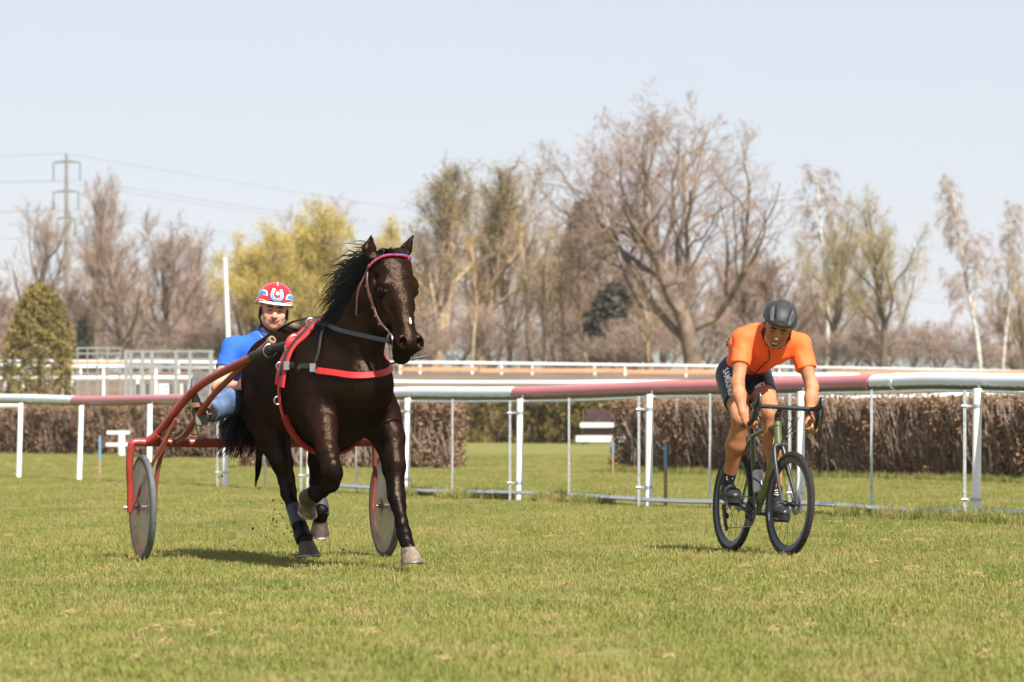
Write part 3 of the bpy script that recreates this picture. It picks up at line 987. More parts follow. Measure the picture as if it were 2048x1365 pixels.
# ------------------------------------------------------------------ hedges
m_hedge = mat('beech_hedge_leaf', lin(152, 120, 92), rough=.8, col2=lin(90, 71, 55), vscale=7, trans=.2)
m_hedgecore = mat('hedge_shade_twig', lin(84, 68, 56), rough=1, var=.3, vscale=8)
m_greenhedge = mat('evergreen_hedge_leaf', lin(138, 120, 52), rough=.8, col2=lin(80, 74, 34), vscale=1.2, trans=.2)
def hedge(label, a, b, h, th, n, m, size, seed, name='hedge', twigs=900):
    """a, b: ends of the front foot; box of leaves and twigs th deep"""
    a, b = np.asarray(a, float), np.asarray(b, float)
    ax = norm(b - a); dp = norm(np.cross(UPV, ax)); dp = dp if dp[1] > 0 else -dp
    L = np.linalg.norm(b - a)
    root = thing(name, label, 'hedge', a)
    rg = np.random.default_rng(seed)
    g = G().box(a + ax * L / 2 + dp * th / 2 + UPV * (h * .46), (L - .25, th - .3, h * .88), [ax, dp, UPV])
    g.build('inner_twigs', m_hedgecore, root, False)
    k = rg.random(n)
    u = rg.random(n) * L; v = rg.random(n) * h; w = rg.random(n) * th
    face = rg.choice(4, n, p=[.62, .26, .06, .06])
    ins = np.abs(rg.normal(0, .06, n))
    bul = .05 * np.sin(u * 3.1 + seed) + .04 * np.sin(u * 7.7) + .04 * np.sin(v * 6 + u * 2)
    w = np.where(face == 0, ins - bul, w); v = np.where(face == 1, h - ins + .05 * np.sin(u * 4) + .03 * np.sin(u * 13), v)
    u = np.where(face == 2, ins + bul, np.where(face == 3, L - ins - bul, u))
    pts = a + u[:, None] * ax + w[:, None] * dp + v[:, None] * UPV
    lv, lq = leaf_quads(pts, size, rg, .02)
    put('leaves', lv, lq, m, root, False)
    sg = []
    for i in range(twigs):
        p = a + ax * rg.uniform(0, L) + dp * rg.uniform(-.06, .1) + UPV * rg.uniform(0, h * .9)
        q = p + ax * rg.normal(0, .12) + UPV * rg.uniform(.1, .4) + dp * rg.normal(-.02, .05)
        if q[2] > h + .12 + a[2]: q[2] = h + .06 + a[2]
        sg.append((p, q, .006, .003, 3))
    tv, tq = segs_mesh(sg, 3)
    put('twigs', tv, tq, m_twig, root, False)
    return root
hedge('long brown beech hedge behind the rail at the right, behind the cyclist', gpt(1228, 66), gpt(2180, 53.5), 1.20, 1.2, 42000, m_hedge, .032, 1, twigs=2600)
hedge('brown hedge with its end just right of the horse legs', gpt(480, 73), gpt(905, 71.8), 1.24, .8, 16000, m_hedge, .036, 2, twigs=1200)
hedge('brown hedge behind the sulky crossbar', gpt(262, 93), gpt(500, 90), 1.25, 1.2, 9000, m_hedge, .045, 3, twigs=500)
hedge('brown hedge behind the white posts at the left edge', gpt(-60, 106), gpt(222, 101), 1.25, 1.2, 10000, m_hedge, .045, 4, twigs=500)
hedge('left green hedge block seen between the rail posts', gpt(918, 152), gpt(1010, 151), 1.62, 1.8, 5000, m_greenhedge, .075, 5, twigs=200)
hedge('right green hedge block beside the white jump', gpt(1013, 150), gpt(1176, 146), 1.60, 1.8, 7500, m_greenhedge, .075, 6, twigs=200)
hedge('low dark brush hedge behind the far white rail', gpt(-60, 176), gpt(2300, 172), .95, 1.5, 12000, m_hedge, .10, 7, twigs=600)

# ------------------------------------------------------------------ small course furniture
def boards(root, rows, m):
    for (xa, xb, ya, yb, d) in rows:
        p, q = P(xa, yb, d), P(xb, ya, d)
        G().box(((p[0] + q[0]) / 2, d, (p[2] + q[2]) / 2), (q[0] - p[0], .10, q[2] - p[2])).build('board', m, root, False)
j = thing('jump', 'low jump of white boards and dark brush between the hedges', 'jump', gpt(1205, 138))
boards(j, [(1160, 1262, 846, 855, 138), (1152, 1262, 872, 884, 137.8)], m_far)
boards(j, [(1166, 1262, 856, 871, 138.2)], m_earth)
boards(j, [(1172, 1262, 818, 844, 139)], mat('brush', lin(70, 52, 48), rough=1, var=.4, vscale=6))
for x in (1166, 1256):
    G().tube([gpt(x, 138.6), P(x, 820, 138.6)], .03, 8).build('post', m_earth, j)
j = thing('trestle', 'white trestle table with a slim leg in front of the far hedge', 'table', gpt(243, 96))
boards(j, [(214, 268, 862, 869, 96), (212, 260, 886, 893, 96)], m_far)
G().tube([gpt(243, 96), P(243, 866, 96)], .09, 8).build('leg', m_far, j)
m_stake = mat('stake_wood', lin(150, 122, 96), rough=.9, var=.3)
m_blue = mat('blue_paint', lin(96, 138, 170), rough=.6, var=.15)
for (x, yt, ym, yb, lab) in ((200, 873, 920, 960, 'blue-topped wooden stake left of the sulky wheel'), (145, 862, 880, 898, 'short far stake in front of the brown hedge at the left'),
                            (1331, 888, 935, 1014, 'tall blue-topped stake between the rail posts near the cyclist'), (1226, 885, 912, 948, 'far blue-topped stake at the end of the long hedge')):
    d = F * EYE / (yb - HOR); r = thing('stake', lab, 'stake', gpt(x, d), 'marker stakes')
    w = .035 if x in (1331, 200) else .03
    G().box((P(x, yb + 3, d) + P(x, ym, d)) / 2, (w, w, (yb + 3 - ym) * d / F)).build('shaft', m_stake, r, False)
    G().box((P(x, ym, d) + P(x, yt, d)) / 2, (w, w, (ym - yt) * d / F)).build('painted_top', m_blue, r, False)
# starting gate
m_grey = mat('grey_gate_paint', lin(138, 140, 138), rough=.6, metal=.2, var=.15, vscale=2)
gd = 132
sgt = thing('starting_gate', 'grey metal starting gate with open stalls beyond the rail', 'starting gate', gpt(340, gd))
for dz in (0, 1.6):
    for x in (252, 262, 285, 304, 352, 380, 422):
        y0 = 702
        G().box((P(x, 800, gd + dz) + P(x, y0, gd + dz)) / 2, (.12, .10, 98 * gd / F)).build('stanchion', m_grey, sgt, False)
    for (xa, xb, yy) in ((248, 428, 703), (248, 428, 719), (248, 428, 733)):
        G().box((P(xa, yy, gd + dz) + P(xb, yy, gd + dz)) / 2, ((xb - xa) * gd / F, .08, .07)).build('crossbeam', m_grey, sgt, False)
for x in np.linspace(254, 424, 24):
    G().tube([P(x, 704, gd), P(x, 719, gd)], .012, 5).build('baluster', m_grey, sgt)
for (xa, xb) in ((270, 299), (318, 346), (361, 377), (392, 416)):
    G().box((P(xa, 792, gd + .4) + P(xb, 768, gd + .4)) / 2, ((xb - xa) * gd / F, .05, 24 * gd / F)).build('stall_panel', m_far, sgt, False)
hut = thing('metal_fence', 'low grey metal railing between the golden conifer and the starting gate', 'railing', gpt(190, 150))
for x in (155, 175, 195, 215, 240):
    G().tube([gpt(x, 150), P(x, 697, 150)], .03, 6).build('post', m_grey, hut)
for yy in (697, 708):
    G().tube([P(152, yy, 150), P(244, yy, 150)], .03, 6).build('bar', m_grey, hut)
# white flag pole behind the driver
fp = thing('flag_pole', 'white leaning pole behind the driver', 'pole', gpt(461, 92))
G().tube([gpt(461, 92), P(457, 690, 92), P(450, 521, 92)], [.065, .06, .05], 10).build('pole', m_far, fp)
G().ball(P(450, 521, 92), .055, 10).build('cap', m_far, fp)

# weeds along the rail foot and dead grass lying on the turf
wp = []
for (px, off, n) in ((830, .1, 9), (905, -.15, 12), (930, -.1, 8), (1100, -.1, 18), (1125, .05, 10), (1165, -.2, 10), (1185, -.15, 9), (1000, .2, 8), (1850, -.35, 12), (1880, -.3, 10), (1930, -.3, 14), (1970, -.4, 14), (2010, -.4, 14), (1700, -.2, 6), (1780, -.3, 8)):
    for i in range(n):
        q = fence_at(px + trng.uniform(-16, 16)); wp.append((q[0], q[1] + off + trng.uniform(-.25, .25), 0))
for i in range(160):
    t = trng.random(); q = gpt(1228, 65.9) * (1 - t) + gpt(2180, 53.4) * t; wp.append((q[0], q[1] - trng.uniform(0, .25), 0))
tag(scatter('weeds', wp, src2, .5, 1.05, 9), 'tall green weeds growing along the foot of the rail and hedge', 'weeds', kind='stuff')
rg = np.random.default_rng(77)
sg = []
DG = [(2045, 1180, 30), (1955, 1162, 34), (1825, 1147, 26), (1990, 1180, 26), (1750, 1133, 20), (1440, 1195, 16), (745, 1278, 30), (872, 1210, 30), (600, 1165, 22), (435, 1240, 26), (310, 1272, 34), (405, 1275, 24), (10, 1238, 22), (140, 1240, 22), (20, 1080, 18), (980, 1095, 20),
      (1100, 1080, 18), (1160, 1078, 14), (1700, 1060, 20), (1660, 1085, 18), (1820, 1070, 22), (1840, 1088, 20), (2035, 1095, 20), (1340, 1092, 18), (1880, 1010 + 60, 18), (1130, 1180, 18), (1490, 1142, 22), (660, 1110, 18), (170, 1030, 16), (430, 1030, 16), (560, 1040, 18), (900, 1040, 16), (1790, 1262, 24), (1970, 1325, 26), (1340, 1330, 20), (120, 1330, 26), (280, 1330, 20), (1100, 1250, 18), (1600, 1200, 16), (700, 1330, 22), (520, 1290, 22), (330, 1300, 18)]
DG = [(x, y, w * .7) for i, (x, y, w) in enumerate(DG) if i % 4 != 3] + [(rg.uniform(0, 2048), 840 + 150 * rg.uniform(1.05, 3.4), rg.uniform(4, 13)) for _ in range(25)]
for (px, py_, w) in DG:
    d = F * EYE / (py_ - HOR); c = P(px, py_, d); c[2] = .02; R = w * d / F * .5
    n = int(4 + w * 1.6 * rg.uniform(.4, 1.2))
    for i in range(n):
        p = c + V(rg.normal(0, R), rg.normal(0, R * 2.0), 0)
        h = math.exp(-((p - c)[0] / R) ** 2) * w * .0009
        p[2] = .022 + abs(rg.normal(0, .009)) + h * rg.random()
        a = rg.uniform(-.9, .9) + (math.pi if rg.random() < .5 else 0); L = rg.uniform(.010, .032)
        m1 = p + V(math.cos(a) * L * .5, math.sin(a) * L * .5, rg.uniform(-.002, .010))
        q = p + V(math.cos(a + .5) * L, math.sin(a + .5) * L, rg.uniform(-.010, .008))
        sg.append((p, m1, .0024, .0020, 0)); sg.append((m1, q, .0020, .0010, 0))
tv, tq = segs_mesh(sg, 3)
tag(put('dead_grass', tv, tq, m_straw, None, False), 'wisps of dry straw-coloured cut grass lying on the turf', 'dead grass', kind='stuff')
# ------------------------------------------------------------------ horse and sulky share one frame:
# s forward along the direction of travel from the axle, t to the horse's left, z up
AXL = V(-1.61, 25.05, 0)
HA = math.radians(18.0)
HF = V(math.sin(HA), -math.cos(HA), 0)
HLAT = V(math.cos(HA), math.sin(HA), 0)
UP = V(0, 0, 1)
def HL(s, t, z):
    return AXL + HF * s + HLAT * t + UP * z
def HP(px, py, s):
    k = (px - 1024) / F
    t = (k * (AXL[1] + HF[1] * s) - AXL[0] - HF[0] * s) / (HLAT[0] - HLAT[1] * k)
    d = AXL[1] + HF[1] * s + HLAT[1] * t
    return P(px, py, d)
def HT(p):
    q = np.asarray(p) - AXL
    return (float(q @ HF), float(q @ HLAT), float(q[2]))

m_coat = mat('horse_coat', (0.0135, 0.0055, 0.0028), rough=0.31, spec=0.085, col2=(0.0045, 0.0024, 0.0017), vscale=3.5, bump=0.35, bscale=120)
m_leg = mat('horse_leg_coat', (0.0028, 0.0022, 0.0021), rough=0.36, spec=0.10, bump=0.2, bscale=150)
for _m in (m_coat, m_leg):
    _nt = _m.node_tree; _b1 = [n for n in _nt.nodes if n.type == 'BUMP'][0]
    _tc = [n for n in _nt.nodes if n.type == 'TEX_COORD'][0]
    _n3 = _nt.nodes.new('ShaderNodeTexNoise'); _n3.inputs['Scale'].default_value = 11; _n3.inputs['Detail'].default_value = 3
    _nt.links.new(_tc.outputs['Object'], _n3.inputs['Vector'])
    _b2 = _nt.nodes.new('ShaderNodeBump'); _b2.inputs['Strength'].default_value = .6; _b2.inputs['Distance'].default_value = .03
    _nt.links.new(_n3.outputs[0], _b2.inputs['Height']); _nt.links.new(_b2.outputs[0], _b1.inputs['Normal'])
    # short hair: soft warm sheen without the mirror edge of a smooth coating
    _pb = _nt.nodes['Principled BSDF']; _df = _nt.nodes.new('ShaderNodeBsdfDiffuse'); _gl = _nt.nodes.new('ShaderNodeBsdfGlossy'); _ad = _nt.nodes.new('ShaderNodeAddShader')
    if _pb.inputs['Base Color'].links:
        _nt.links.new(_pb.inputs['Base Color'].links[0].from_socket, _df.inputs['Color'])
    else:
        _df.inputs['Color'].default_value = _pb.inputs['Base Color'].default_value
    _gl.inputs['Color'].default_value = (.0165, .0118, .0088, 1); _gl.inputs['Roughness'].default_value = .34
    for _s in (_df, _gl): _nt.links.new(_b1.outputs[0], _s.inputs['Normal'])
    _nt.links.new(_df.outputs[0], _ad.inputs[0]); _nt.links.new(_gl.outputs[0], _ad.inputs[1])
    _nt.links.new(_ad.outputs[0], _nt.nodes['Material Output'].inputs['Surface']); _nt.nodes.remove(_pb)
m_hair = mat('black_hair', (0.004, 0.004, 0.0045), rough=0.42, spec=0.14, var=0.3, vscale=30)
m_hoof = mat('hoof_horn', lin(72, 58, 50), rough=0.6, var=0.4, vscale=25, bump=0.4, bscale=80)
m_hoofpale = mat('dusty_hoof', lin(132, 114, 96), rough=.75, col2=lin(76, 64, 56), vscale=22, bump=.4, bscale=80)
m_iron = mat('shoe_iron', (0.32, 0.32, 0.33), rough=0.35, metal=1)
m_boot = mat('leg_boot', lin(46, 48, 56), rough=0.6, var=0.2, vscale=40, bump=0.2)
m_eye = mat('horse_eye', (0.003, 0.002, 0.002), rough=0.2, spec=0.25)
m_white = mat('white_hair', (0.62, 0.6, 0.58), rough=0.7)

horse = thing('horse', 'dark brown horse in red harness trotting in front of the two-wheeled sulky', 'horse', HL(1.2, 0, 0))

hs = SDF(V(-1.9, 22.0, -0.02), V(-0.35, 25.4, 2.06), 0.0105)
LT = HLAT
# trunk: (s, t, z, half width, half height)
trunk = [(2.06, .07, 1.13, .17, .18), (1.94, .065, 1.11, .235, .25), (1.78, .045, 1.09, .27, .32), (1.5, .015, 1.085, .285, .385), (1.12, .01, 1.115, .285, .36),
         (0.82, .02, 1.155, .262, .31), (0.55, .02, 1.195, .25, .268), (0.36, .015, 1.18, .215, .235), (0.22, .01, 1.15, .16, .19)]
trunk = spline(trunk, 34)
for a, b in zip(trunk[:-1], trunk[1:]):
    hs.cap(HL(*a[:3]), HL(*b[:3]), tuple(a[3:]), tuple(b[3:]), 0.0001, side=LT)
hs.ell(HL(1.52, .01, 1.40), (.26, .075, .115), np.array([HF, HLAT, UP]), 0.09)            # withers
hs.ell(HL(0.58, .02, 1.36), (.24, .15, .12), np.array([HF, HLAT, UP]), 0.1)             # croup
for sg in (-1, 1):
    hs.ell(HL(1.72, sg * .20 + .03, 1.10), (.20, .085, .30), np.array([norm(HF + .35 * UP), HLAT, norm(UP - .35 * HF)]), 0.05)   # shoulder
    hs.ell(HL(1.93, sg * .125 + .05, 1.02), (.13, .105, .16), np.array([HF, HLAT, UP]), 0.035)   # breast muscle
    hs.ell(HL(1.80, sg * .175 + .04, .93), (.13, .085, .15), np.array([HF, HLAT, UP]), 0.04)     # upper arm
    hs.ell(HL(0.42, sg * .14 + .01, 1.13), (.26, .12, .27), np.array([HF, HLAT, UP]), 0.06)   # thigh
    hs.ell(HL(1.0, sg * .19, 1.0), (.3, .08, .16), np.array([HF, HLAT, UP]), 0.06)               # belly side
for sg in (-1, 1):
    hs.cap(HL(1.62, sg * .27 + .03, 1.28), HL(1.80, sg * .235 + .04, .98), .012, .010, .04, op='s')      # groove behind the shoulder
    hs.cap(HL(1.98, sg * .17 + .055, 1.22), HL(2.02, sg * .20 + .05, .98), .006, .005, .03, op='s')       # groove between breast and arm
# neck
n0 = HL(1.80, .02, 1.27)
n1 = HP(724, 668, 2.02)
n2 = HP(748, 590, 2.16)
n3 = HP(770, 535, 2.22)
nd = norm(n3 - n0)
hs.cap(n0, n1, (.165, .30), (.125, .215), 0.09, side=LT)
hs.cap(n1, n2, (.125, .215), (.10, .155), 0.05, side=LT)
hs.cap(n2, n3, (.10, .155), (.085, .11), 0.04, side=LT)
hs.cap(HL(1.86, -.06, 1.33), n2 - LT * .055, .06, .05, 0.05)     # neck muscle ridges
hs.cap(HL(1.95, .12, 1.22), n2 + LT * .05 + HF * .06, .055, .045, 0.05)

# head frame: u down the face, v out of the face, w to image right
HY = math.radians(27); HPch = math.radians(24)
hg = V(math.sin(HY), -math.cos(HY), 0)
roll = math.radians(2)
hw = norm(V(math.cos(HY), math.sin(HY), -math.sin(roll)))
hu = norm(-math.cos(HPch) * UP + math.sin(HPch) * hg)
hv = norm(np.cross(hw, hu)); hv = hv if hv @ hg > 0 else -hv
hu = norm(np.cross(hv, hw)); hu = hu if hu[2] < 0 else -hu
HO = HP(782, 513, 2.235)
HAX = np.array([hu, hv, hw])
HSC = 1.16
HS3 = np.array([1.17, 1.40, 1.28])
def HD(u, v, w):
    return HO + hu * u * HS3[0] + hv * v * HS3[1] + hw * w * HS3[2]
he = lambda c, r, k=0.02, op='u': hs.ell(HD(*c), np.array(r) * HS3, HAX, k, op)
_sc = lambda r: r * HSC if np.isscalar(r) else (r[0] * HS3[2], r[1] * HS3[1])
hc = lambda a, b, ra, rb, k=0.02, op='u': hs.cap(HD(*a), HD(*b), _sc(ra), _sc(rb), k, hw, op)
he((.12, -.035, 0), (.145, .105, .094), .04)
hc((.10, -.02, 0), (.26, -.005, 0), (.093, .085), (.072, .075), .03)
hc((.26, -.005, 0), (.44, .005, 0), (.070, .072), (.050, .055), .03)
hc((.06, .040, 0), (.28, .050, 0), (.078, .026), (.046, .024), .02)
hc((.28, .050, 0), (.46, .042, 0), (.046, .024), (.036, .022), .02)
hc((.22, -.12, 0), (.34, -.10, 0), (.055, .06), (.045, .05), .04)
hc((.34, -.10, 0), (.50, -.05, 0), (.042, .045), (.036, .036), .03)
he((.495, .005, 0), (.075, .066, .062), .035)
he((.530, -.050, 0), (.050, .038, .046), .014)
for sg in (-1, 1):
    he((.265, -.098, sg * .055), (.135, .112, .038), .010)           # round cheek
    he((.175, .015, sg * .070), (.055, .04, .036), .022)            # brow
    hc((.265, -.005, sg * .078), (.365, .012, sg * .056), .013, .008, .010)   # facial crest
    he((.505, .036, sg * .042), (.048, .037, .032), .014)           # nostril wing
    he((.522, .062, sg * .043), (.026, .026, .017), .006, 's')
    he((.208, .014, sg * .108), (.030, .028, .020), .010, 's'); hc((.190, .045, sg * .082), (.178, -.012, sg * .094), .012, .010, .008); hc((.228, .038, sg * .080), (.226, -.012, sg * .088), .008, .008, .008)      # eye socket
    he((.40, .03, sg * .066), (.09, .03, .02), .03, 's')            # hollow beside the nose
    he((.135, -.005, sg * .092), (.03, .02, .012), .02, 's')         # hollow above the eye
hc((.528, .03, 0), (.545, .02, 0), .006, .006, .012, 's')
for sg in (-1, 1):
    hc((.535, -.012, sg * .01), (.455, -.035, sg * .052), .0055, .006, .006, 's')    # mouth line
# ears
earL = [HP(742, 517, 2.235), HP(738, 497, 2.235), HP(743, 470, 2.25)]
earR = [HP(800, 522, 2.235), HP(813, 498, 2.235), HP(827, 469, 2.25)]
for e, wd in ((earL, .050), (earR, .040)):
    hs.cap(e[0], e[1], (.036, .03), (wd, .026), .02, side=hw)
    hs.cap(e[1], e[2], (wd, .026), (.006, .006), .008, side=hw)
    f = hg * .024 + V(0, 0, 0)
    hs.cap(e[0] + f + UP * .03, e[1] + f + UP * .05, (.020, .016), (.012, .012), .008, side=hw, op='s')

# legs: traced joints with their place along the body
def leg(pts, k=.03, side=None):
    for (a, ra), (b, rb) in zip(pts[:-1], pts[1:]):
        hs.cap(a, b, ra, rb, k, side if side is not None else LT)
# left fore (reaching forward, image right)
lf = [(HL(1.78, .24, 1.0), (.09, .12)), (HP(780, 880, 1.93), (.088, .125)), (HP(788, 935, 2.02), (.068, .09)), (HP(791, 975, 2.08), (.05, .055)), (HP(793, 993, 2.11), (.053, .05)),
      (HP(797, 1012, 2.14), (.043, .043)), (HP(803, 1045, 2.21), (.036, .040)), (HP(808, 1068, 2.26), (.042, .046)), (HP(812, 1082, 2.30), (.037, .038)), (HP(818, 1100, 2.35), (.043, .046))]
leg(lf, .025)
hs.ell(HP(768, 840, 1.88), (.12, .105, .17), np.array([HF, HLAT, UP]), .05)
# right fore (folded, image left)
rf_knee = HP(665, 948, 2.16)
rf = [(HL(1.80, -.16, 1.0), (.088, .12)), (HP(648, 860, 2.0), (.082, .10)), (HP(655, 905, 2.1), (.066, .075)), (rf_knee, (.060, .056)),
      (HP(662, 968, 2.13), (.048, .048)), (HP(645, 982, 1.96), (.037, .040)), (HP(630, 990, 1.84), (.044, .046)), (HP(621, 995, 1.78), (.040, .042)), (HP(613, 1003, 1.74), (.042, .045))]
leg(rf, .025)
hs.ell(HP(667, 935, 2.19), (.035, .045, .05), np.array([HF, HLAT, UP]), .03)
hs.ell(HP(640, 845, 1.94), (.12, .085, .13), np.array([HF, HLAT, UP]), .05)
# right hind (image left, nearly landed)
rh = [(HL(.5, -.16, 1.0), (.12, .20)), (HP(546, 870, .70), (.105, .15)), (HP(564, 925, .80), (.064, .09)), (HP(573, 960, .80), (.048, .068)), (HP(577, 985, .84), (.046, .058)),
      (HP(586, 1015, .95), (.036, .045)), (HP(597, 1046, 1.06), (.038, .042)), (HP(603, 1064, 1.12), (.045, .05)), (HP(608, 1077, 1.17), (.040, .042)), (HP(613, 1088, 1.2), (.045, .048))]
leg(rh, .03)
# left hind (pushed off, behind)
lh = [(HL(.45, .15, 1.0), (.12, .20)), (HP(640, 880, .50), (.08, .125)), (HP(634, 925, .40), (.055, .08)), (HP(634, 965, .25), (.045, .065)), (HP(637, 985, .28), (.042, .055)),
      (HP(640, 1005, .38), (.036, .042)), (HP(642, 1022, .45), (.042, .045)), (HP(641, 1034, .43), (.038, .04)), (HP(640, 1044, .40), (.042, .044))]
leg(lh, .03)
body = hs.build('body', [m_coat, m_leg], horse, smooth=1, ids=lambda c: (
    (c[:, 2] < (0.62 + 0.05 * np.sin(c[:, 0] * 40))).astype(int)))
HBVH = bvh_of(body)

# hooves with iron shoes and coronet bands
def hoof(top, toe_dir, down, m, L=.10, r=.062, name='hoof'):
    """top: coronet centre; down: axis towards the sole; toe_dir: direction of the toe"""
    w = norm(down); a = norm(np.asarray(toe_dir, float) - w * np.dot(toe_dir, w)); b = np.cross(w, a)
    g = G(); n = 18; rings = []
    for (h, sc, shift) in ((-.012, .74, 0), (0, .80, .0), (.01, .86, .002), (L * .55, .97, .014), (L * .97, 1.10, .026), (L, 1.09, .026), (L - .004, .85, .02)):
        for k in range(n):
            t = 2 * math.pi * k / n
            x = math.cos(t); y = math.sin(t)
            hh = h + (0 if h <= 0.011 else -0.012 * max(0, -x) * h / L)
            rings.append(np.asarray(top) + w * hh + a * (shift + r * sc * (x * (1.12 if x > 0 else .85))) + b * r * sc * y)
    f = []
    for i in range(6):
        for k in range(n):
            k2 = (k + 1) % n
            f.append((i * n + k, i * n + k2, (i + 1) * n + k2, (i + 1) * n + k))
    f.append(tuple(6 * n + k for k in range(n)))
    g.raw(rings, [q[::-1] for q in f])
    h = g.build(name, m, horse)
    sh = []
    for k in range(15):
        t = math.radians(-130 + 260 * k / 14)
        x, y = math.cos(t), math.sin(t)
        sh.append(np.asarray(top) + w * (L + .004 - 0.010 * max(0, -x)) + a * (.026 + r * 1.04 * (x * (1.1 if x > 0 else .85))) + b * r * 1.04 * y)
    G().tube(sh, .0075, 6).build('horse_shoe', m_iron, h)
    return h
fwd = HF
h1 = hoof(HP(818, 1100, 2.35), fwd + .1 * HLAT, -UP + .16 * fwd + .05 * HLAT, m_hoofpale, L=.085)
h2 = hoof(HP(613, 1088, 1.20), fwd + .2 * HLAT, -UP + .12 * fwd + .05 * HLAT, m_hoof, L=.078)
h3 = hoof(HP(613, 1002, 1.75), -UP * .8 - .5 * fwd, -fwd * .55 - UP * .65 - .15 * HLAT, m_hoofpale, L=.07, r=.058)
h4 = hoof(HP(640, 1042, .41), -UP + .1 * fwd, -UP * .75 - fwd * .45 + HLAT * .05, m_hoof, L=.075, r=.056)
def boot(pts, r, name='leg_boot', m=None):
    return G().tube(spline(pts, 8), list(np.interp(np.linspace(0, 1, 8), np.linspace(0, 1, len(r)), r)), 16).build(name, m or m_boot, horse)
boot([HP(588, 1016, .965), HP(593, 1034, 1.025), HP(599, 1052, 1.085)], [.049, .047, .05])
boot([HP(603, 1066, 1.13), HP(609, 1080, 1.18)], [.054, .056], m=m_hair)
boot([HP(640, 1003, .39), HP(642, 1016, .43), HP(642, 1030, .445)], [.048, .052, .054])
boot([HP(629, 988, 1.85), HP(615, 999, 1.765)], [.053, .060], name='bell_boot', m=mat('bell_boot', lin(52, 48, 40), rough=.7, var=.3))

# eyes
for sg in (-1, 1):
    e = G().ball(HD(.206, .014, sg * .0850), .0225 * HSC, 14).build('eye', m_eye, horse)
# white snip on the nose
sp, sn = snap(HBVH, HD(.405, .09, .012), .003)
pts = []
for k in range(10):
    t = 2 * math.pi * k / 10
    q, _ = snap(HBVH, sp + hu * .022 * math.cos(t) + hw * (.007 if k in (3, 4, 5, 6, 7) else .010) * math.sin(t) + hv * .01, .0022)
    pts.append(q)
put('snip', pts + [sp], [(k, (k + 1) % 10, 10) for k in range(10)], m_white, horse)

# mane, forelock, tail: ribbons of hair
def lock(g, pts, w0, n=3):
    m = len(pts)
    r = [w0 * (1 - 0.92 * (i / (m - 1)) ** 1.6) for i in range(m)]
    g.tube(pts, r, n, cap=False)
rng = random.Random(5)
crest = [HP(762, 512, 2.18), HP(742, 530, 2.12), HP(722, 560, 2.05), HP(706, 592, 1.98), HP(690, 625, 1.88), HP(668, 648, 1.72), HP(655, 655, 1.62)]
cr = spline(crest, 60)
g = G()
for i in range(1500):
    u = rng.random()
    p = cr[int(u * 59)] + V(rng.gauss(0, .010), rng.gauss(0, .02), rng.gauss(-.015, .018))
    L = rng.uniform(.12, .29) * (0.75 + .45 * math.sin(math.pi * min(1, .15 + u)))
    lift = rng.uniform(-.5, .4) + (.45 if u < .4 else 0) - .3 * u
    dirv = norm(-HF * rng.uniform(.45, 1.0) - HLAT * rng.uniform(.35, 1.0) + UP * lift)
    pts = [p]; q = p.copy(); ph = rng.uniform(0, 6.3); wv = rng.uniform(.1, .42) + (.45 * rng.random() if u < .4 else 0)
    n = 8
    for j in range(n):
        dirv = norm(dirv + UP * (-.10 - .06 * j * rng.random()) + UP * wv * math.sin(ph + j * 1.3) * .7 - HLAT * .25 * wv * math.cos(ph + j * 1.1))
        q = q + dirv * L / n
        pts.append(q.copy())
    lock(g, spline(pts, 11), rng.uniform(.0018, .0050))
for i in range(70):          # hair lying on the top of the neck and between the ears
    u = rng.random() * .35
    p = cr[int(u * 59)]
    a = HO + hw * rng.uniform(-.035, .045) + UP * rng.uniform(-.005, .02) - hv * .02
    pts = [a, a * .5 + p * .5 + UP * rng.uniform(.02, .05), p + UP * rng.uniform(0, .03) - HLAT * rng.uniform(0, .06)]
    lock(g, spline(pts, 7), .007)
for i in range(60):          # forelock
    a = HO + hw * rng.uniform(-.045, .05) + UP * rng.uniform(.0, .02)
    b = HD(rng.uniform(.01, .045), .075, rng.uniform(-.06, .06))
    pts = [a, a * .5 + b * .5 + hv * .03 + UP * .012, b]
    lock(g, spline(pts, 6), .006)
g.build('mane', m_hair, horse)
g = G()
dock = HL(.20, -.02, 1.30)
for i in range(620):
    x = rng.random()
    end = HP(rng.uniform(442, 545) + rng.gauss(0, 6), rng.uniform(820, 905), rng.uniform(-.10, .22))
    a = dock + HLAT * rng.uniform(-.04, .04) + UP * rng.uniform(-.04, .03)
    mid1 = HL(rng.uniform(.0, .1), rng.uniform(-.12, .06), rng.uniform(1.08, 1.2))
    mid2 = end * .55 + mid1 * .45 + UP * .05
    pts = spline([a, mid1, mid2, end, end - UP * rng.uniform(.02, .07) - HLAT * rng.uniform(-.01, .05)], 13)
    pts = pts + np.cumsum(np.array([[rng.gauss(0, .003) for _ in range(3)] for _ in range(13)]), 0)
    lock(g, pts, rng.uniform(.005, .010))
for i in range(26):
    a = HP(520 + rng.gauss(0, 4), 850, .1); b = HP(517 + rng.gauss(0, 3), 930, .08); c = HP(511 + rng.gauss(0, 1), 976 - 6 * rng.random(), .06)
    lock(g, spline([a, b, c], 8), .006)
g.build('tail', m_hair, horse)
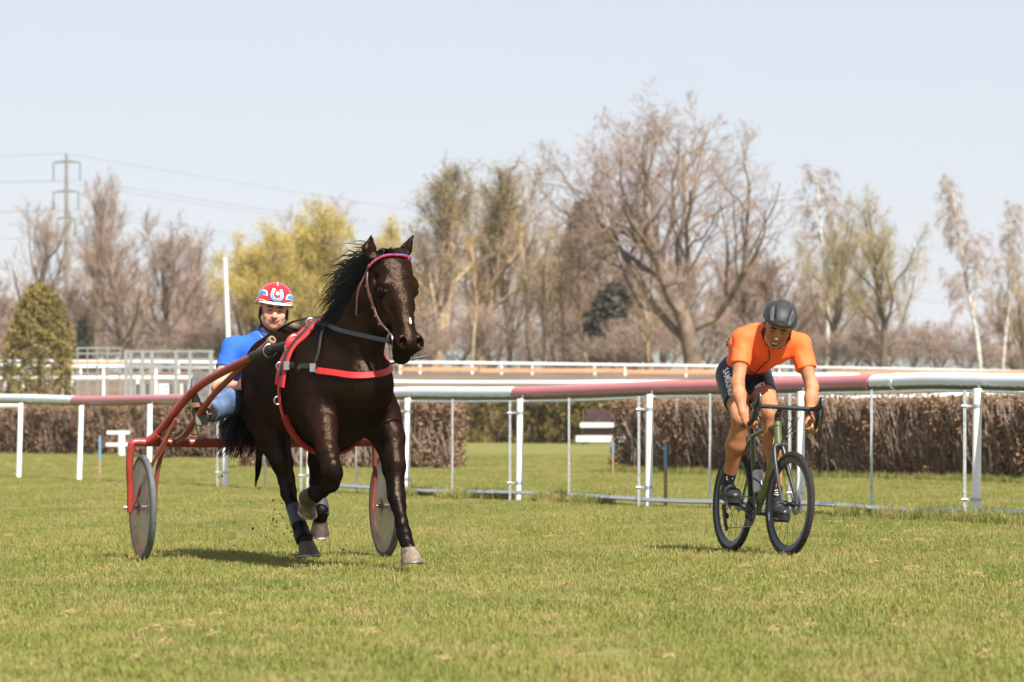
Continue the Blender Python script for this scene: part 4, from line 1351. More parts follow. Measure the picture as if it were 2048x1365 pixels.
# ------------------------------------------------------------------ sulky
m_red = mat('red_sulky_paint', lin(156, 50, 40), rough=.42, col2=lin(112, 42, 34), vscale=5, bump=.1, bscale=40, coat=.2)
m_redworn = mat('worn_red_tube', lin(146, 74, 60), rough=.5, col2=lin(112, 54, 46), vscale=18)
m_black = mat('black_rubber', (.018, .018, .019), rough=.6, var=.2, vscale=30, bump=.2)
m_tyre = mat('grey_tyre', lin(92, 96, 98), rough=.8, col2=lin(66, 70, 70), vscale=16, bump=.3, bscale=90)
m_steel = mat('bright_steel', (.55, .55, .55), rough=.3, metal=1)
m_galvd = mat('dull_axle_steel', (.22, .2, .19), rough=.45, metal=.8)
m_brass = mat('worn_brass', (.42, .30, .17), rough=.4, metal=.8, var=.3)
m_leather = mat('black_leather', (.012, .012, .013), rough=.45, spec=.4, bump=.2, bscale=90)
m_tan = mat('tan_strap', lin(128, 96, 70), rough=.7, var=.25)
m_brownleather = mat('brown_leather', lin(78, 48, 36), rough=.45, var=.3, vscale=40)
m_redstrap = mat('red_webbing', lin(192, 38, 40), rough=.6, var=.12, vscale=40, bump=.3, bscale=220)
m_redpad = mat('red_fleece', lin(150, 18, 22), rough=.95, var=.2, vscale=50, bump=.6, bscale=160)
m_navy = mat('navy_vinyl', lin(34, 44, 60), rough=.45, var=.2)
m_pin = mat('green_pinstripe', lin(92, 112, 78), rough=.5)
def disc_material():
    m = bpy.data.materials.new('clear_wheel_disc'); m.use_nodes = True
    nt = m.node_tree; b = nt.nodes['Principled BSDF']
    b.inputs['Base Color'].default_value = (.30, .28, .31, 1); b.inputs['Roughness'].default_value = .3
    tr = nt.nodes.new('ShaderNodeBsdfTransparent'); tr.inputs[0].default_value = (.95, .93, .95, 1)
    mx = nt.nodes.new('ShaderNodeMixShader'); mx.inputs[0].default_value = .55
    nt.links.new(tr.outputs[0], mx.inputs[1]); nt.links.new(b.outputs[0], mx.inputs[2]); nt.links.new(mx.outputs[0], nt.nodes['Material Output'].inputs[0])
    return m
m_disc = disc_material()

sulky = thing('sulky', 'red two-wheeled racing sulky with clear disc wheels behind the dark horse', 'sulky', HL(0, 0, 0))
WR = .345
def sulky_wheel(t):
    c = HL(0, t, WR - .012)
    hub = G().lathe(c, HLAT, [(.0, -.062), (.009, -.062), (.012, -.04), (.034, -.038), (.034, -.03), (.022, -.028), (.022, .028), (.034, .03), (.034, .038), (.012, .04), (.009, .062), (0, .062)], 18).build('wheel', m_galvd, sulky)
    g = G(); n = 14; prof = [(WR - .026 + .024 * math.cos(2 * math.pi * k / n), .021 * math.sin(2 * math.pi * k / n)) for k in range(n)]
    g.lathe(c, HLAT, prof, 64, True).build('tyre', m_tyre, hub)
    G().lathe(c, HLAT, [(WR - .045, -.016), (WR - .040, -.019), (WR - .062, -.017), (WR - .070, -.008), (WR - .070, .008), (WR - .062, .017), (WR - .040, .019), (WR - .045, .016)], 64).build('rim', m_red, hub)
    for sg in (-1, 1):
        G().lathe(c, HLAT, [(.030, sg * .034), (.18, sg * .026), (WR - .058, sg * .018)], 64).build('disc_cover', m_disc, hub)
        G().lathe(c, HLAT, [(.020, sg * .036), (.050, sg * .037), (.050, sg * .034)], 32).build('hub_plate', m_red, hub)
    for k in range(28):
        a = 2 * math.pi * k / 28; sg = 1 if k % 2 else -1
        e = c + (HF * math.cos(a) + UP * math.sin(a)) * (WR - .068)
        a2 = a + (1.25 if (k // 2) % 2 else -1.25)
        s0 = c + HLAT * .030 * sg + (HF * math.cos(a2) + UP * math.sin(a2)) * .026
        G().tube([s0, e], .0016, 4).build('spoke', m_steel, hub)
    # dark joint of the tyre
    return hub
TW = .815
for sg in (-1, 1):
    sulky_wheel(sg * TW)
def mir(p):
    s, t, z = HT(p); return HL(s, -t, z)
def tube(name, pts, r, m, n=12, parent=sulky, res=None, both=False):
    pts = [np.asarray(p) for p in pts]
    sp = spline(pts, res or max(10, len(pts) * 5))
    rr = r if np.isscalar(r) else list(np.interp(np.linspace(0, 1, len(sp)), np.linspace(0, 1, len(r)), r))
    o = G().tube(sp, rr, n).build(name, m, parent)
    if both:
        G().tube([mir(p) for p in sp], rr, n).build(name, m, parent)
    return o
# crossbar arch with fork legs on both sides of each wheel
zc = HT(HP(400, 885, .04))[2]
tube('crossbar', [HL(.04, -TW - .02, zc), HL(.04, -.4, zc - .004), HL(.04, 0, zc - .006), HL(.04, .4, zc - .004), HL(.04, TW + .02, zc)], [.027, .031, .031, .031, .027], m_red, 14)
for sg in (-1, 1):
    for side in (1, -1):
        tt = sg * TW + (sg * .085 if side == 1 else -sg * .085)
        name = 'fork_leg'
        if side == 1:
            pts = [HL(.04, sg * TW * .97, zc), HL(.04, tt - sg * .025, zc), HL(.038, tt, zc - .03), HL(.03, tt + sg * .008, zc - .16), HL(.012, tt, zc - .30), HL(0, tt, WR - .04)]
            tube(name, pts, [.024, .026, .026, .024, .022, .019], m_red, 12, res=26)
        else:
            pts = [HL(.20, tt + -sg * .06, zc + .12), HL(.10, tt - sg * .02, zc - .06), HL(.05, tt, zc - .2), HL(.015, tt + sg * .005, zc - .32), HL(0, tt, WR - .03)]
            tube(name, pts, [.0135, .015, .015, .014, .014], m_redworn, 10, res=24)
        G().lathe(HL(0, tt + (.03 if tt > 0 else -.03) * (1 if side == 1 else 0), WR - .012), HLAT, [(0, -.010), (.012, -.010), (.012, .010), (0, .010)], 6).build('axle_nut', m_galvd, sulky)
    # thin stay in front of the wheel
    pts = [HP(352, 838, .30), HP(322, 895, .20), HP(296, 945, .10), HP(272, 998, .035), HP(259, 1026, .0)]
    if sg == 1: pts = [mir(p) for p in pts]
    tube('stay', pts, .0115, m_redworn, 10)
    # gusset at the foot of the shaft
    g0 = HP(302, 884, .05); g1 = HP(318, 868, .11)
    if sg == 1: g0, g1 = mir(g0), mir(g1)
    G().tube([g0 - UP * .03, g0, g1], [.02, .042, .03], 12).build('gusset', m_red, sulky)
SH = [HP(302, 882, .05), HP(330, 850, .16), HP(370, 800, .34), (HP(402, 770, .5)), HP(446, 744, .72), HP(500, 717, 1.0), HP(540, 699, 1.2)]
tube('shaft', SH, [.025, .026, .027, .027, .026, .025, .024], m_red, 14, res=40, both=True)
tube('shaft', [HP(543, 681, 1.19), HP(482, 737, .86), HP(430, 787, .60), HP(396, 832, .42), HP(374, 866, .28), HP(352, 884, .05)], .0195, m_red, 12, res=30, both=True)
for p in (HP(543, 681, 1.19),):
    for q in (p, mir(p)):
        dr = norm(HP(543, 681, 1.19) - HP(482, 737, .86)); 
        G().lathe(q, dr, [(.014, -.02), (.026, -.02), (.026, .012), (.014, .012)], 14).build('shaft_ring', m_brass, sulky)
tube('shaft_sleeve', [HP(505, 714, 1.02), HP(548, 696, 1.24)], .0305, m_black, 14, both=True)
tube('shaft_tip', [HP(546, 697, 1.23), HP(572, 690, 1.38), HP(596, 687, 1.52)], [.024, .022, .020], m_leather, 12, both=True)
for p in (HP(597, 687, 1.53),):
    for q in (p, mir(p)):
        G().ball(q, (.028, .022, .03), 12).build('shaft_knob', m_brass, sulky)
        G().tube([q - UP * .05 + HLAT * -.01 - HF * .2, q - UP * .02 - HF * .2], .012, 8).build('shaft_stud', m_brass, sulky)
tube('pinstripe', [SH[2] * .35 + SH[3] * .65 + V(.004, -.0268, -.003), SH[3] + V(.006, -.0268, -.006), SH[4] + V(.006, -.0262, -.008), SH[5] + V(.006, -.0252, -.006)], .004, m_pin, 6, res=24)
g = G()
ring = [HP(540, 702, 1.2) + (UP * math.cos(a) + HLAT * math.sin(a)) * .042 for a in np.linspace(0, 2 * math.pi, 20)]
G().tube(ring, .004, 6).build('sleeve_ring', m_steel, sulky)
# seat on its bracket
seat = SDF(HL(-.1, 0, .85) - V(.4, .4, .2), HL(-.1, 0, .85) + V(.4, .4, .25), .012)
seat.ell(HL(-.16, 0, .83), (.20, .24, .045), np.array([HF, HLAT, UP]), .03)
seat.cap(HL(-.34, -.16, .86), HL(-.34, .16, .86), .05, .05, .06)
seat.build('seat', m_navy, sulky)
for sg in (-1, 1):
    tube('seat_bracket', [HL(.03, sg * .12, zc), HL(-.12, sg * .12, zc + .02), HL(-.30, sg * .12, zc + .05)], .016, m_steel, 8)
# stirrups carrying the feet
for sg in (-1, 1):
    a = HP(386, 812, .43); a = a if sg == -1 else mir(a)
    tube('stirrup', [a, a + HLAT * sg * -.05 - UP * .05, a + HLAT * -sg * .12 - UP * .055], .010, m_black, 8)
tube('tie_cord', [HP(345, 866, .1), HP(390, 874, .06), HP(420, 878, .05)], .004, m_brass, 6)

# ------------------------------------------------------------------ harness
harness = thing('harness', 'red and black driving harness with breast strap and girth on the horse', 'harness', HL(1.5, 0, 1.0))
def on_body(pts, n, out=.006):
    sp = spline([np.asarray(p) for p in pts], n)
    r = [snap(HBVH, p, out) for p in sp]
    q = np.array([a for a, _ in r]); nn = np.array([b for _, b in r])
    for _ in range(2):
        q[1:-1] = .5 * q[1:-1] + .25 * (q[:-2] + q[2:])
        nn[1:-1] = .5 * nn[1:-1] + .25 * (nn[:-2] + nn[2:])
    return q, nn
def round_body(pts, n, out, axis):
    """lay the path on the outside of the trunk: cast towards the trunk's axis"""
    q, nn = [], []
    for p in spline([np.asarray(p) for p in pts], n):
        c = HL(axis[0], axis[1], HT(p)[2]); d = norm(p - c)
        hit = HBVH.ray_cast(Vector(c + d * 1.2), Vector(-d))
        q.append(np.array(hit[0]) + d * out); nn.append(np.array(hit[1]))
    q = np.array(q); nn = np.array(nn)
    for _ in range(3):
        q2 = q.copy(); q2[1:-1] = .5 * q[1:-1] + .25 * (q[:-2] + q[2:]); nn[1:-1] = .5 * nn[1:-1] + .25 * (nn[:-2] + nn[2:]); q = q2
    return q, nn
def strap(name, pts, w, th, m, n=30, out=.008, parent=harness, axis=None):
    q, nn = on_body(pts, n, out) if axis is None else round_body(pts, n, out, axis)
    return G().strap(q, nn, w, th).build(name, m, parent, False)
strap('breast_strap', [HP(640, 742, 1.92), HP(668, 746, 2.02), HP(705, 752, 2.12), HP(745, 748, 2.12), HP(780, 735, 2.02), HP(800, 716, 1.85)], .041, .009, m_redstrap, 40, .014, axis=(1.6, .05))
strap('breast_strap_end', [HP(592, 736, 1.55), HP(615, 738, 1.72), HP(642, 742, 1.93)], .034, .007, m_leather, 16, .012)
for p in (HP(637, 742, 1.90), HP(598, 738, 1.58)):
    q, nn = snap(HBVH, p, .018)
    G().box(q, (.035, .03, .05)).build('buckle', m_steel, harness)
strap('saddle_pad', [HP(650, 652, 1.55), HP(634, 672, 1.55), HP(622, 700, 1.55), HP(613, 735, 1.53), HP(607, 775, 1.5)], .10, .014, m_redstrap, 26, .012)
strap('saddle_back_strap', [HP(636, 656, 1.46), HP(618, 680, 1.46), HP(606, 705, 1.46), HP(600, 740, 1.45), HP(598, 772, 1.45)], .045, .012, m_redstrap, 26, .02)
strap('saddle_leather', [HP(648, 655, 1.52), HP(630, 680, 1.52), HP(614, 715, 1.51), HP(606, 760, 1.49)], .035, .01, m_leather, 24, .026)
strap('girth_strap', [HP(601, 772, 1.46), HP(601, 805, 1.46), HP(603, 835, 1.47), HP(610, 868, 1.48)], .034, .008, m_redstrap, 24, .014)
strap('girth', [HL(1.50, -.27, .92), HL(1.50, -.18, .79), HL(1.5, -.02, .72), HL(1.5, .14, .77), HL(1.50, .24, .88)], .10, .016, m_redpad, 30, .012)
strap('girth_strap', [HL(1.5, .27, .9), HL(1.5, .29, 1.1), HL(1.5, .26, 1.3), HL(1.5, .1, 1.46)], .034, .008, m_redstrap, 24, .012)
for p in (HP(601, 795, 1.46), HP(602, 745, 1.46), HP(605, 715, 1.48)):
    q, nn = snap(HBVH, p, .03)
    ring = [q + (UP * math.cos(a) + HLAT * .8 * math.sin(a)) * .024 for a in np.linspace(0, 2 * math.pi, 14)]
    G().tube(ring, .005, 6).build('ring', m_steel, harness)
# shaft loop hanging from the saddle
lp = [HP(597, 705, 1.50), HP(583, 700, 1.50), HP(578, 685, 1.5), HP(588, 674, 1.5), HP(602, 678, 1.5), HP(604, 700, 1.5)]
G().strap(spline(lp, 24) , V(-.3, -1, 0), .045, .008).build('shaft_loop', m_redstrap, harness, False)
strap('false_martingale', [HP(668, 656, 1.76), HP(655, 690, 1.86), HP(642, 720, 1.9), HP(636, 740, 1.9)], .020, .006, m_leather, 20, .01)
# back strap running to the croup
strap('back_strap', [HL(1.48, 0, 1.55), HL(1.2, -.005, 1.52), HL(.85, -.01, 1.52), HL(.5, -.02, 1.52), HL(.25, -.02, 1.45)], .03, .007, m_leather, 26, .006)
for (px, py_) in ((627, 652), (600, 690)):
    q = HP(px, py_, 1.5); q, nn = snap(HBVH, q, .03)
    ring = [q + (UP * math.cos(a) + HLAT * math.sin(a)) * .028 for a in np.linspace(0, 2 * math.pi, 16)]
    G().tube(ring, .005, 6).build('terret', m_steel, harness)

# bridle
bridle = thing('bridle', 'brown bridle with red and blue browband and black reins on the horse head', 'bridle', HD(0, 0, 0))
def hstrap(name, pts, w, th, m, n=24, out=.006):
    return strap(name, pts, w, th, m, n, out, bridle)
bb = hstrap('browband', [HD(.055, -.03, -.10), HD(.03, .04, -.085), HD(.018, .085, -.035), HD(.014, .09, .03), HD(.02, .05, .085), HD(.035, -.02, .105)], .019, .007, mat('red_browband', lin(196, 30, 62), rough=.4), 40, .012)
q, nn = on_body([HD(.058, -.03, -.10), HD(.034, .04, -.085), HD(.022, .085, -.035), HD(.018, .09, .03), HD(.024, .05, .085), HD(.039, -.02, .105)], 46, .0165)
mb = mat('blue_bead', lin(60, 120, 190), rough=.3)
for i in range(2, 44, 2):
    G().box(q[i] + nn[i] * .008 - UP * .003, (.006, .005, .009)).build('bead', mb, bb)
for sg in (-1, 1):
    hstrap('cheek_strap', [HD(.05, -.045, sg * .10), HD(.16, -.060, sg * .10), HD(.27, -.06, sg * .09), HD(.38, -.045, sg * .07), HD(.445, -.035, sg * .062)], .017, .006, m_brownleather, 24, .007)
    hstrap('throat_lash', [HD(.05, -.06, sg * .10), HD(.16, -.12, sg * .098), HD(.27, -.2, sg * .05)], .014, .005, m_brownleather, 18, .006)
    for (u, v) in ((.15, -.062), (.20, -.065), (.26, -.062), (.31, -.055), (.36, -.048)):
        qq, nn = snap(HBVH, HD(u, v, sg * .09), .012)
        G().box(qq, (.020, .012, .016)).build('keeper', m_brownleather, bridle)
    qq, nn = snap(HBVH, HD(.46, -.04, sg * .07), .014)
    ring = [qq + (hu * math.cos(a) + hv * .75 * math.sin(a)) * .048 for a in np.linspace(0, 2 * math.pi, 20)]
    G().tube(ring, .0055, 8).build('bit_ring', m_steel, bridle)
    ring2 = [qq + hu * .06 - hv * .02 + (hu * math.cos(a) + hv * .4 * math.sin(a)) * .05 for a in np.linspace(0, 2 * math.pi, 18)]
    G().tube(ring2, .004, 6).build('bit_shank', m_steel, bridle)
    if sg == -1:
        rp = [qq, HP(740, 675, 2.27), HP(690, 663, 2.05), HP(655, 655, 1.75), HP(628, 652, 1.5)]
    else:
        rp = [qq, HL(2.15, .30, 1.40), HL(1.9, .26, 1.45), HL(1.5, .08, 1.54)]
    sp = spline(rp, 24)
    for i_ in range(1, 24):
        l_, n_ = snap(HBVH, sp[i_], 0)
        if (sp[i_] - l_) @ n_ < .012: sp[i_] = l_ + n_ * .014
    for _ in range(3): sp[1:-1] = .5 * sp[1:-1] + .25 * (sp[:-2] + sp[2:])
    G().strap(sp, np.array([V(0, -1, .2)] * 24), .030, .006).build('rein', m_leather, bridle, False)
    t = sg * .05
    rp = [HL(1.5, sg * .05, 1.53), HL(1.1, sg * .05, 1.525), HL(.8, sg * .06, 1.50), HL(.55, sg * .10, 1.42), HL(.33, sg * .10, 1.22)]
    G().strap(spline(rp, 24), np.array([UP] * 24), .026, .005).build('rein', m_leather, bridle, False)
hstrap('crown_piece', [HD(.05, -.05, -.10), HD(-.0, -.075, -.07), HD(-.02, -.09, 0), HD(-.0, -.075, .07), HD(.05, -.05, .10)], .022, .006, m_brownleather, 30, .004)
# stick poking out beside the chin
tube('head_pole', [HD(.54, -.12, -.02), HD(.50, -.10, .16)], .007, m_leather, 6, parent=bridle)
# ------------------------------------------------------------------ people
m_skin = mat('skin', lin(212, 158, 132), rough=.6, col2=lin(192, 130, 106), vscale=14, spec=.25, bump=.15, bscale=60)
m_skintan = mat('tanned_skin', lin(180, 126, 92), rough=.58, col2=lin(148, 96, 66), vscale=12, spec=.28, bump=.15, bscale=60)
for _m, c in ((m_skin, .12), (m_skintan, .12)):
    _b = _m.node_tree.nodes['Principled BSDF']; _b.inputs['Subsurface Weight'].default_value = c
    _b.inputs['Subsurface Radius'].default_value = (.01, .004, .002); _b.inputs['Subsurface Scale'].default_value = 1.0
m_lip = mat('lip', lin(170, 104, 90), rough=.5)
m_tooth = mat('teeth', (.62, .58, .50), rough=.3)
m_eyew = mat('eye_white', (.30, .28, .26), rough=.25)
m_iris = mat('iris', (.02, .014, .01), rough=.1)
m_brow = mat('eyebrow_hair', (.05, .03, .02), rough=.9)
m_hairb = mat('dark_brown_hair', (.035, .022, .015), rough=.7)

def frame(f, up):
    f = norm(f); r = norm(np.cross(f, up)); u = np.cross(r, f)
    return f, r, u      # forward, (person's right), up

def head_sdf(s, c, f, r, u, k=1.0, smile=0.0):
    ax = np.array([r, f, u])
    p = lambda x, y, z: c + k * (r * x + f * y + u * z)
    E = lambda q, rr, kk=.015, op='u': s.ell(p(*q), np.array(rr) * k, ax, kk, op)
    E((0, -.012, .035), (.076, .098, .095), .02)
    E((0, .03, -.025), (.063, .066, .085), .03)
    E((0, .058, -.095), (.030, .028, .024), .03)
    for sg in (-1, 1):
        E((sg * .042, .025, -.070), (.024, .045, .030), .03)
        E((sg * .045, .062, -.022), (.024, .025, .020), .02)
        E((sg * .030, .092, .008), (.016, .012, .011), .012, 's')
        E((sg * .079, -.012, -.008), (.011, .019, .032), .008)
        E((sg * .026, .070, -.062), (.018, .016, .016), .015); E((sg * .040, .066, -.038), (.020, .018, .017), .015)
    s.cap(p(-.035, .078, .026), p(.035, .078, .026), .014 * k, .014 * k, .018)
    s.cap(p(0, .088, .012), p(0, .108, -.030), .009 * k, .0135 * k, .012)
    for sg in (-1, 1): E((sg * .012, .098, -.034), (.009, .011, .008), .008)
    E((0, .079, -.062), (.024, .012, .014), .015)
    return p

def face_parts(parent, bvh, p, r, u, f, teeth=False, k=1.0):
    def snap(bv, q, out):        # straight onto the face from the front
        h = bv.ray_cast(Vector(q + f * .1), Vector(-f))
        if h[0] is None: h = bv.find_nearest(Vector(q))
        return np.array(h[0]) + f * out, np.array(h[1])
    for sg in (-1, 1):
        q_, n_ = snap(bvh, p(sg * .030, .12, .007), .0005)
        G().ball(q_, np.array([.0115, .004, .0042]) * k, 12, np.array([r, f, u])).build('eye', m_iris, parent)
        q = [snap(bvh, p(sg * x, .12, .028 + dz), .002)[0] for x, dz in ((.014, 0), (.03, .004), (.048, -.002))]
        G().strap(spline(q, 8), np.array([f] * 8), .011 * k, .004).build('eyebrow', m_brow, parent)
    w = .034
    up_ = [snap(bvh, p(x, .13, (-.060 if teeth else -.057) + (.013 if teeth else .009) * (abs(x) / w) ** 2), .002)[0] for x in np.linspace(-w, w, 9)]
    lo_ = [snap(bvh, p(x, .13, (-.090 if teeth else -.065) + (.042 if teeth else .016) * (abs(x) / w) ** 2), .002)[0] for x in np.linspace(-w, w, 9)]
    G().strap(up_, np.array([f] * 9), .004 * k, .003).build('lip', m_lip, parent)
    G().strap(lo_, np.array([f] * 9), .005 * k, .003).build('lip', m_lip, parent)
    if not teeth:
        G().strap([(a * .45 + b * .55) + f * .002 for a, b in zip(up_, lo_)], np.array([f] * 9), .0035 * k, .002).build('mouth_line', m_brow, parent)
    if teeth:
        mid = [(a + b) / 2 for a, b in zip(up_, lo_)]
        put('mouth', [q + f * .001 for q in up_ + lo_[::-1]], [(i, i + 1, 16 - i, 17 - i) for i in range(8)], m_brow, parent, False)
        G().strap([a * .78 + b * .22 + f * .002 for a, b in zip(up_, lo_)][2:-2], np.array([f] * 5), .009 * k, .0025).build('teeth', m_tooth, parent)

def hand_sdf(s, wrist, palm_dir, side, grip, r=.0095, k=1.0, curl=1.0):
    """palm from the wrist along palm_dir; `side` points to the thumb side; fingers curl towards `grip` (palm normal)"""
    d = norm(palm_dir); t = norm(np.asarray(side) - d * np.dot(side, d)); n = norm(np.asarray(grip) - d * np.dot(grip, d) - t * np.dot(grip, t))
    kn = wrist + d * .085 * k
    s.cap(wrist, wrist + d * .05 * k, (.027 * k, .019 * k), (.038 * k, .017 * k), .015, side=t)
    s.cap(wrist + d * .05 * k, kn, (.038 * k, .017 * k), (.038 * k, .014 * k), .012, side=t)
    for i, (o, L) in enumerate(((.030, .092), (.010, .10), (-.010, .094), (-.029, .076))):
        L *= k
        b = kn + t * o * k
        j1 = b + (d * .75 + n * .55 * curl) * L * .42
        j2 = j1 + (n * .95 * curl - d * .15 * curl) * L * .33
        j3 = j2 + (-d * .75 * curl + n * .35) * L * .25
        s.cap(b, j1, r * k, r * .92 * k, .006); s.cap(j1, j2, r * .92 * k, r * .85 * k, .004); s.cap(j2, j3, r * .85 * k, r * .72 * k, .004)
    b = wrist + d * .03 * k + t * .03 * k
    j1 = b + (d * .6 + t * .55 + n * .35) * .045 * k
    j2 = j1 + (d * .6 - t * .05 + n * .75) * .042 * k
    s.cap(b, j1, .0135 * k, .0115 * k, .012); s.cap(j1, j2, .011 * k, .009 * k, .005)
    return kn + n * .03 * k

def limb(s, a, b, c, r, kb=.03, side=None, bulge=None):
    """two-bone limb a-b-c with radii r = (ra, mid1, rb, mid2, rc)"""
    m1 = a * .5 + b * .5; m2 = b * .62 + c * .38
    s.chain([(a, r[0]), (m1, r[1]), (b, r[2]), (m2, r[3]), (c, r[4])], kb, side)

# ------------------------------------------------------------------ the driver
drv = thing('person', 'man in red helmet, blue polo shirt and jeans sitting on the sulky', 'person', HL(-.12, 0, .84))
Dp = dict(pel=HP(518, 832, -.12), chest=HP(520, 735, -.16), neck=HP(541, 672, -.11), head=HP(548, 622, -.05),
          shR=HP(466, 697, -.13), elR=HP(437, 776, -.02), wrR=HP(478, 772, .24),
          shL=HP(585, 699, -.13), elL=HP(608, 778, 0), wrL=HP(566, 770, .26),
          hipR=HP(496, 838, -.12), knR=HP(466, 800, .14), anR=HP(424, 822, .38))
Dp['hipL'] = mir(Dp['hipR']); Dp['knL'] = mir(Dp['knR']); Dp['anL'] = mir(Dp['anR'])
hf, hr, hup = frame(V(.13, -1, -.10), norm(V(.11, 0, 1)))
hr_img = -hr
allp = np.array(list(Dp.values()))
sk = SDF(allp.min(0) - .2, allp.max(0) + V(.2, .2, .22), .0085)
pf = head_sdf(sk, Dp['head'], hf, hr, hup, 1.04)
sk.cap(Dp['neck'] - UP * .03, Dp['head'] - hup * .05 - hf * .02, .060, .056, .03)
sk.chain([(Dp['pel'], (.15, .11)), (Dp['pel'] * .5 + Dp['chest'] * .5, (.135, .10)), (Dp['chest'], (.16, .11)), (Dp['neck'] - UP * .06, (.13, .08))], .05, side=HLAT)
for sd in 'RL':
    limb(sk, Dp['sh' + sd], Dp['el' + sd], Dp['wr' + sd], (.058, .050, .043, .044, .028), .03)
    sk.cap(Dp['neck'] - UP * .04, Dp['sh' + sd], .06, .055, .05)
    limb(sk, Dp['hip' + sd], Dp['kn' + sd], Dp['an' + sd], (.085, .075, .056, .055, .042), .03)
for sd, inn in (('R', 1), ('L', -1)):
    hand_sdf(sk, Dp['wr' + sd], norm(HF + HLAT * inn * .25 + UP * .12), UP, HLAT * inn, k=1.0)
dbody = sk.build('body', m_skin, drv)
dbv = bvh_of(dbody)
face_parts(drv, dbv, pf, hr, hup, hf, False, 1.04)
# polo shirt
m_polo = mat('blue_polo_cloth', lin(30, 88, 186), rough=.85, var=.14, vscale=10, bump=.7, bscale=11)
sh = SDF(allp.min(0) - .2, allp.max(0) + V(.2, .2, .22), .0085)
sh.chain([(Dp['pel'] + UP * .04, (.165, .125)), (Dp['pel'] * .5 + Dp['chest'] * .5, (.158, .118)), (Dp['chest'], (.185, .128)), (Dp['neck'] - UP * .055, (.14, .095))], .05, side=HLAT)
for sd in 'RL':
    mid = Dp['sh' + sd] * .45 + Dp['el' + sd] * .55
    sh.cap(Dp['neck'] - UP * .035, Dp['sh' + sd], .068, .070, .05)
    sh.cap(Dp['sh' + sd], mid, .074, .066, .03)
    ax = norm(Dp['el' + sd] - Dp['sh' + sd])
    sh.plane(mid + ax * .0, ax, 0, mid - .12, mid + .12)
rgf = random.Random(2)
for i in range(16):       # creases
    a = Dp['chest'] + HLAT * rgf.uniform(-.17, .1) - UP * rgf.uniform(-.03, .2) + HF * .13
    b = a + UP * rgf.uniform(-.09, .09) + HLAT * rgf.uniform(-.1, .1)
    sh.cap(a, b, .010, .006, .03, op='u' if i % 2 else 's')
sh.ell(Dp['neck'] + hf * .045 + UP * .02, (.072, .088, .070), np.array([hr, hf, UP]), .01, 's')
shirt = sh.build('polo_shirt', m_polo, drv)
wrinkle(shirt, .006, 30, norm(UP + .6 * HLAT), norm(HLAT - .4 * UP), .4)
ca = []
for a in np.linspace(.35, 2 * math.pi - .35, 22):
    ca.append(Dp['neck'] + V(0, 0, -.005) + hr * .082 * math.sin(a) + hf * (.085 * math.cos(a) + .01) + UP * (.030 - .045 * math.cos(a)))
G().strap(ca, np.array([norm(p - Dp['neck']) for p in ca]), .055, .007).build('collar', m_polo, shirt)
# jeans
m_jeans = mat('blue_denim', lin(86, 110, 142), rough=.85, col2=lin(44, 62, 92), vscale=11, bump=.8, bscale=14)
jn = SDF(allp.min(0) - .2, allp.max(0) + .2, .0085)
jn.chain([(Dp['pel'] + UP * .06, (.155, .115)), (Dp['pel'] - UP * .01, (.17, .13))], .04, side=HLAT)
for sd in 'RL':
    limb(jn, Dp['hip' + sd], Dp['kn' + sd], Dp['an' + sd], (.10, .098, .086, .082, .072), .04)
    ax = norm(Dp['an' + sd] - Dp['kn' + sd]); jn.plane(Dp['an' + sd] + ax * .03, ax, 0, Dp['an' + sd] - .13, Dp['an' + sd] + .13)
    for i in range(9):
        c = Dp['kn' + sd] * rgf.random() + Dp['an' + sd] * rgf.random() * 0 + Dp['hip' + sd] * 0
        t = rgf.random(); c = Dp['hip' + sd] * (1 - t) + Dp['kn' + sd] * t - V(0, .085, 0) + UP * rgf.uniform(-.06, .06)
        jn.cap(c, c + HLAT * rgf.uniform(-.09, .09) + UP * rgf.uniform(-.05, .05), .009, .005, .025, op='u' if i % 2 else 's')
jeans = jn.build('jeans', m_jeans, drv)
wrinkle(jeans, .006, 34, norm(HLAT + .5 * HF), norm(UP + .3 * HF), 1.0)
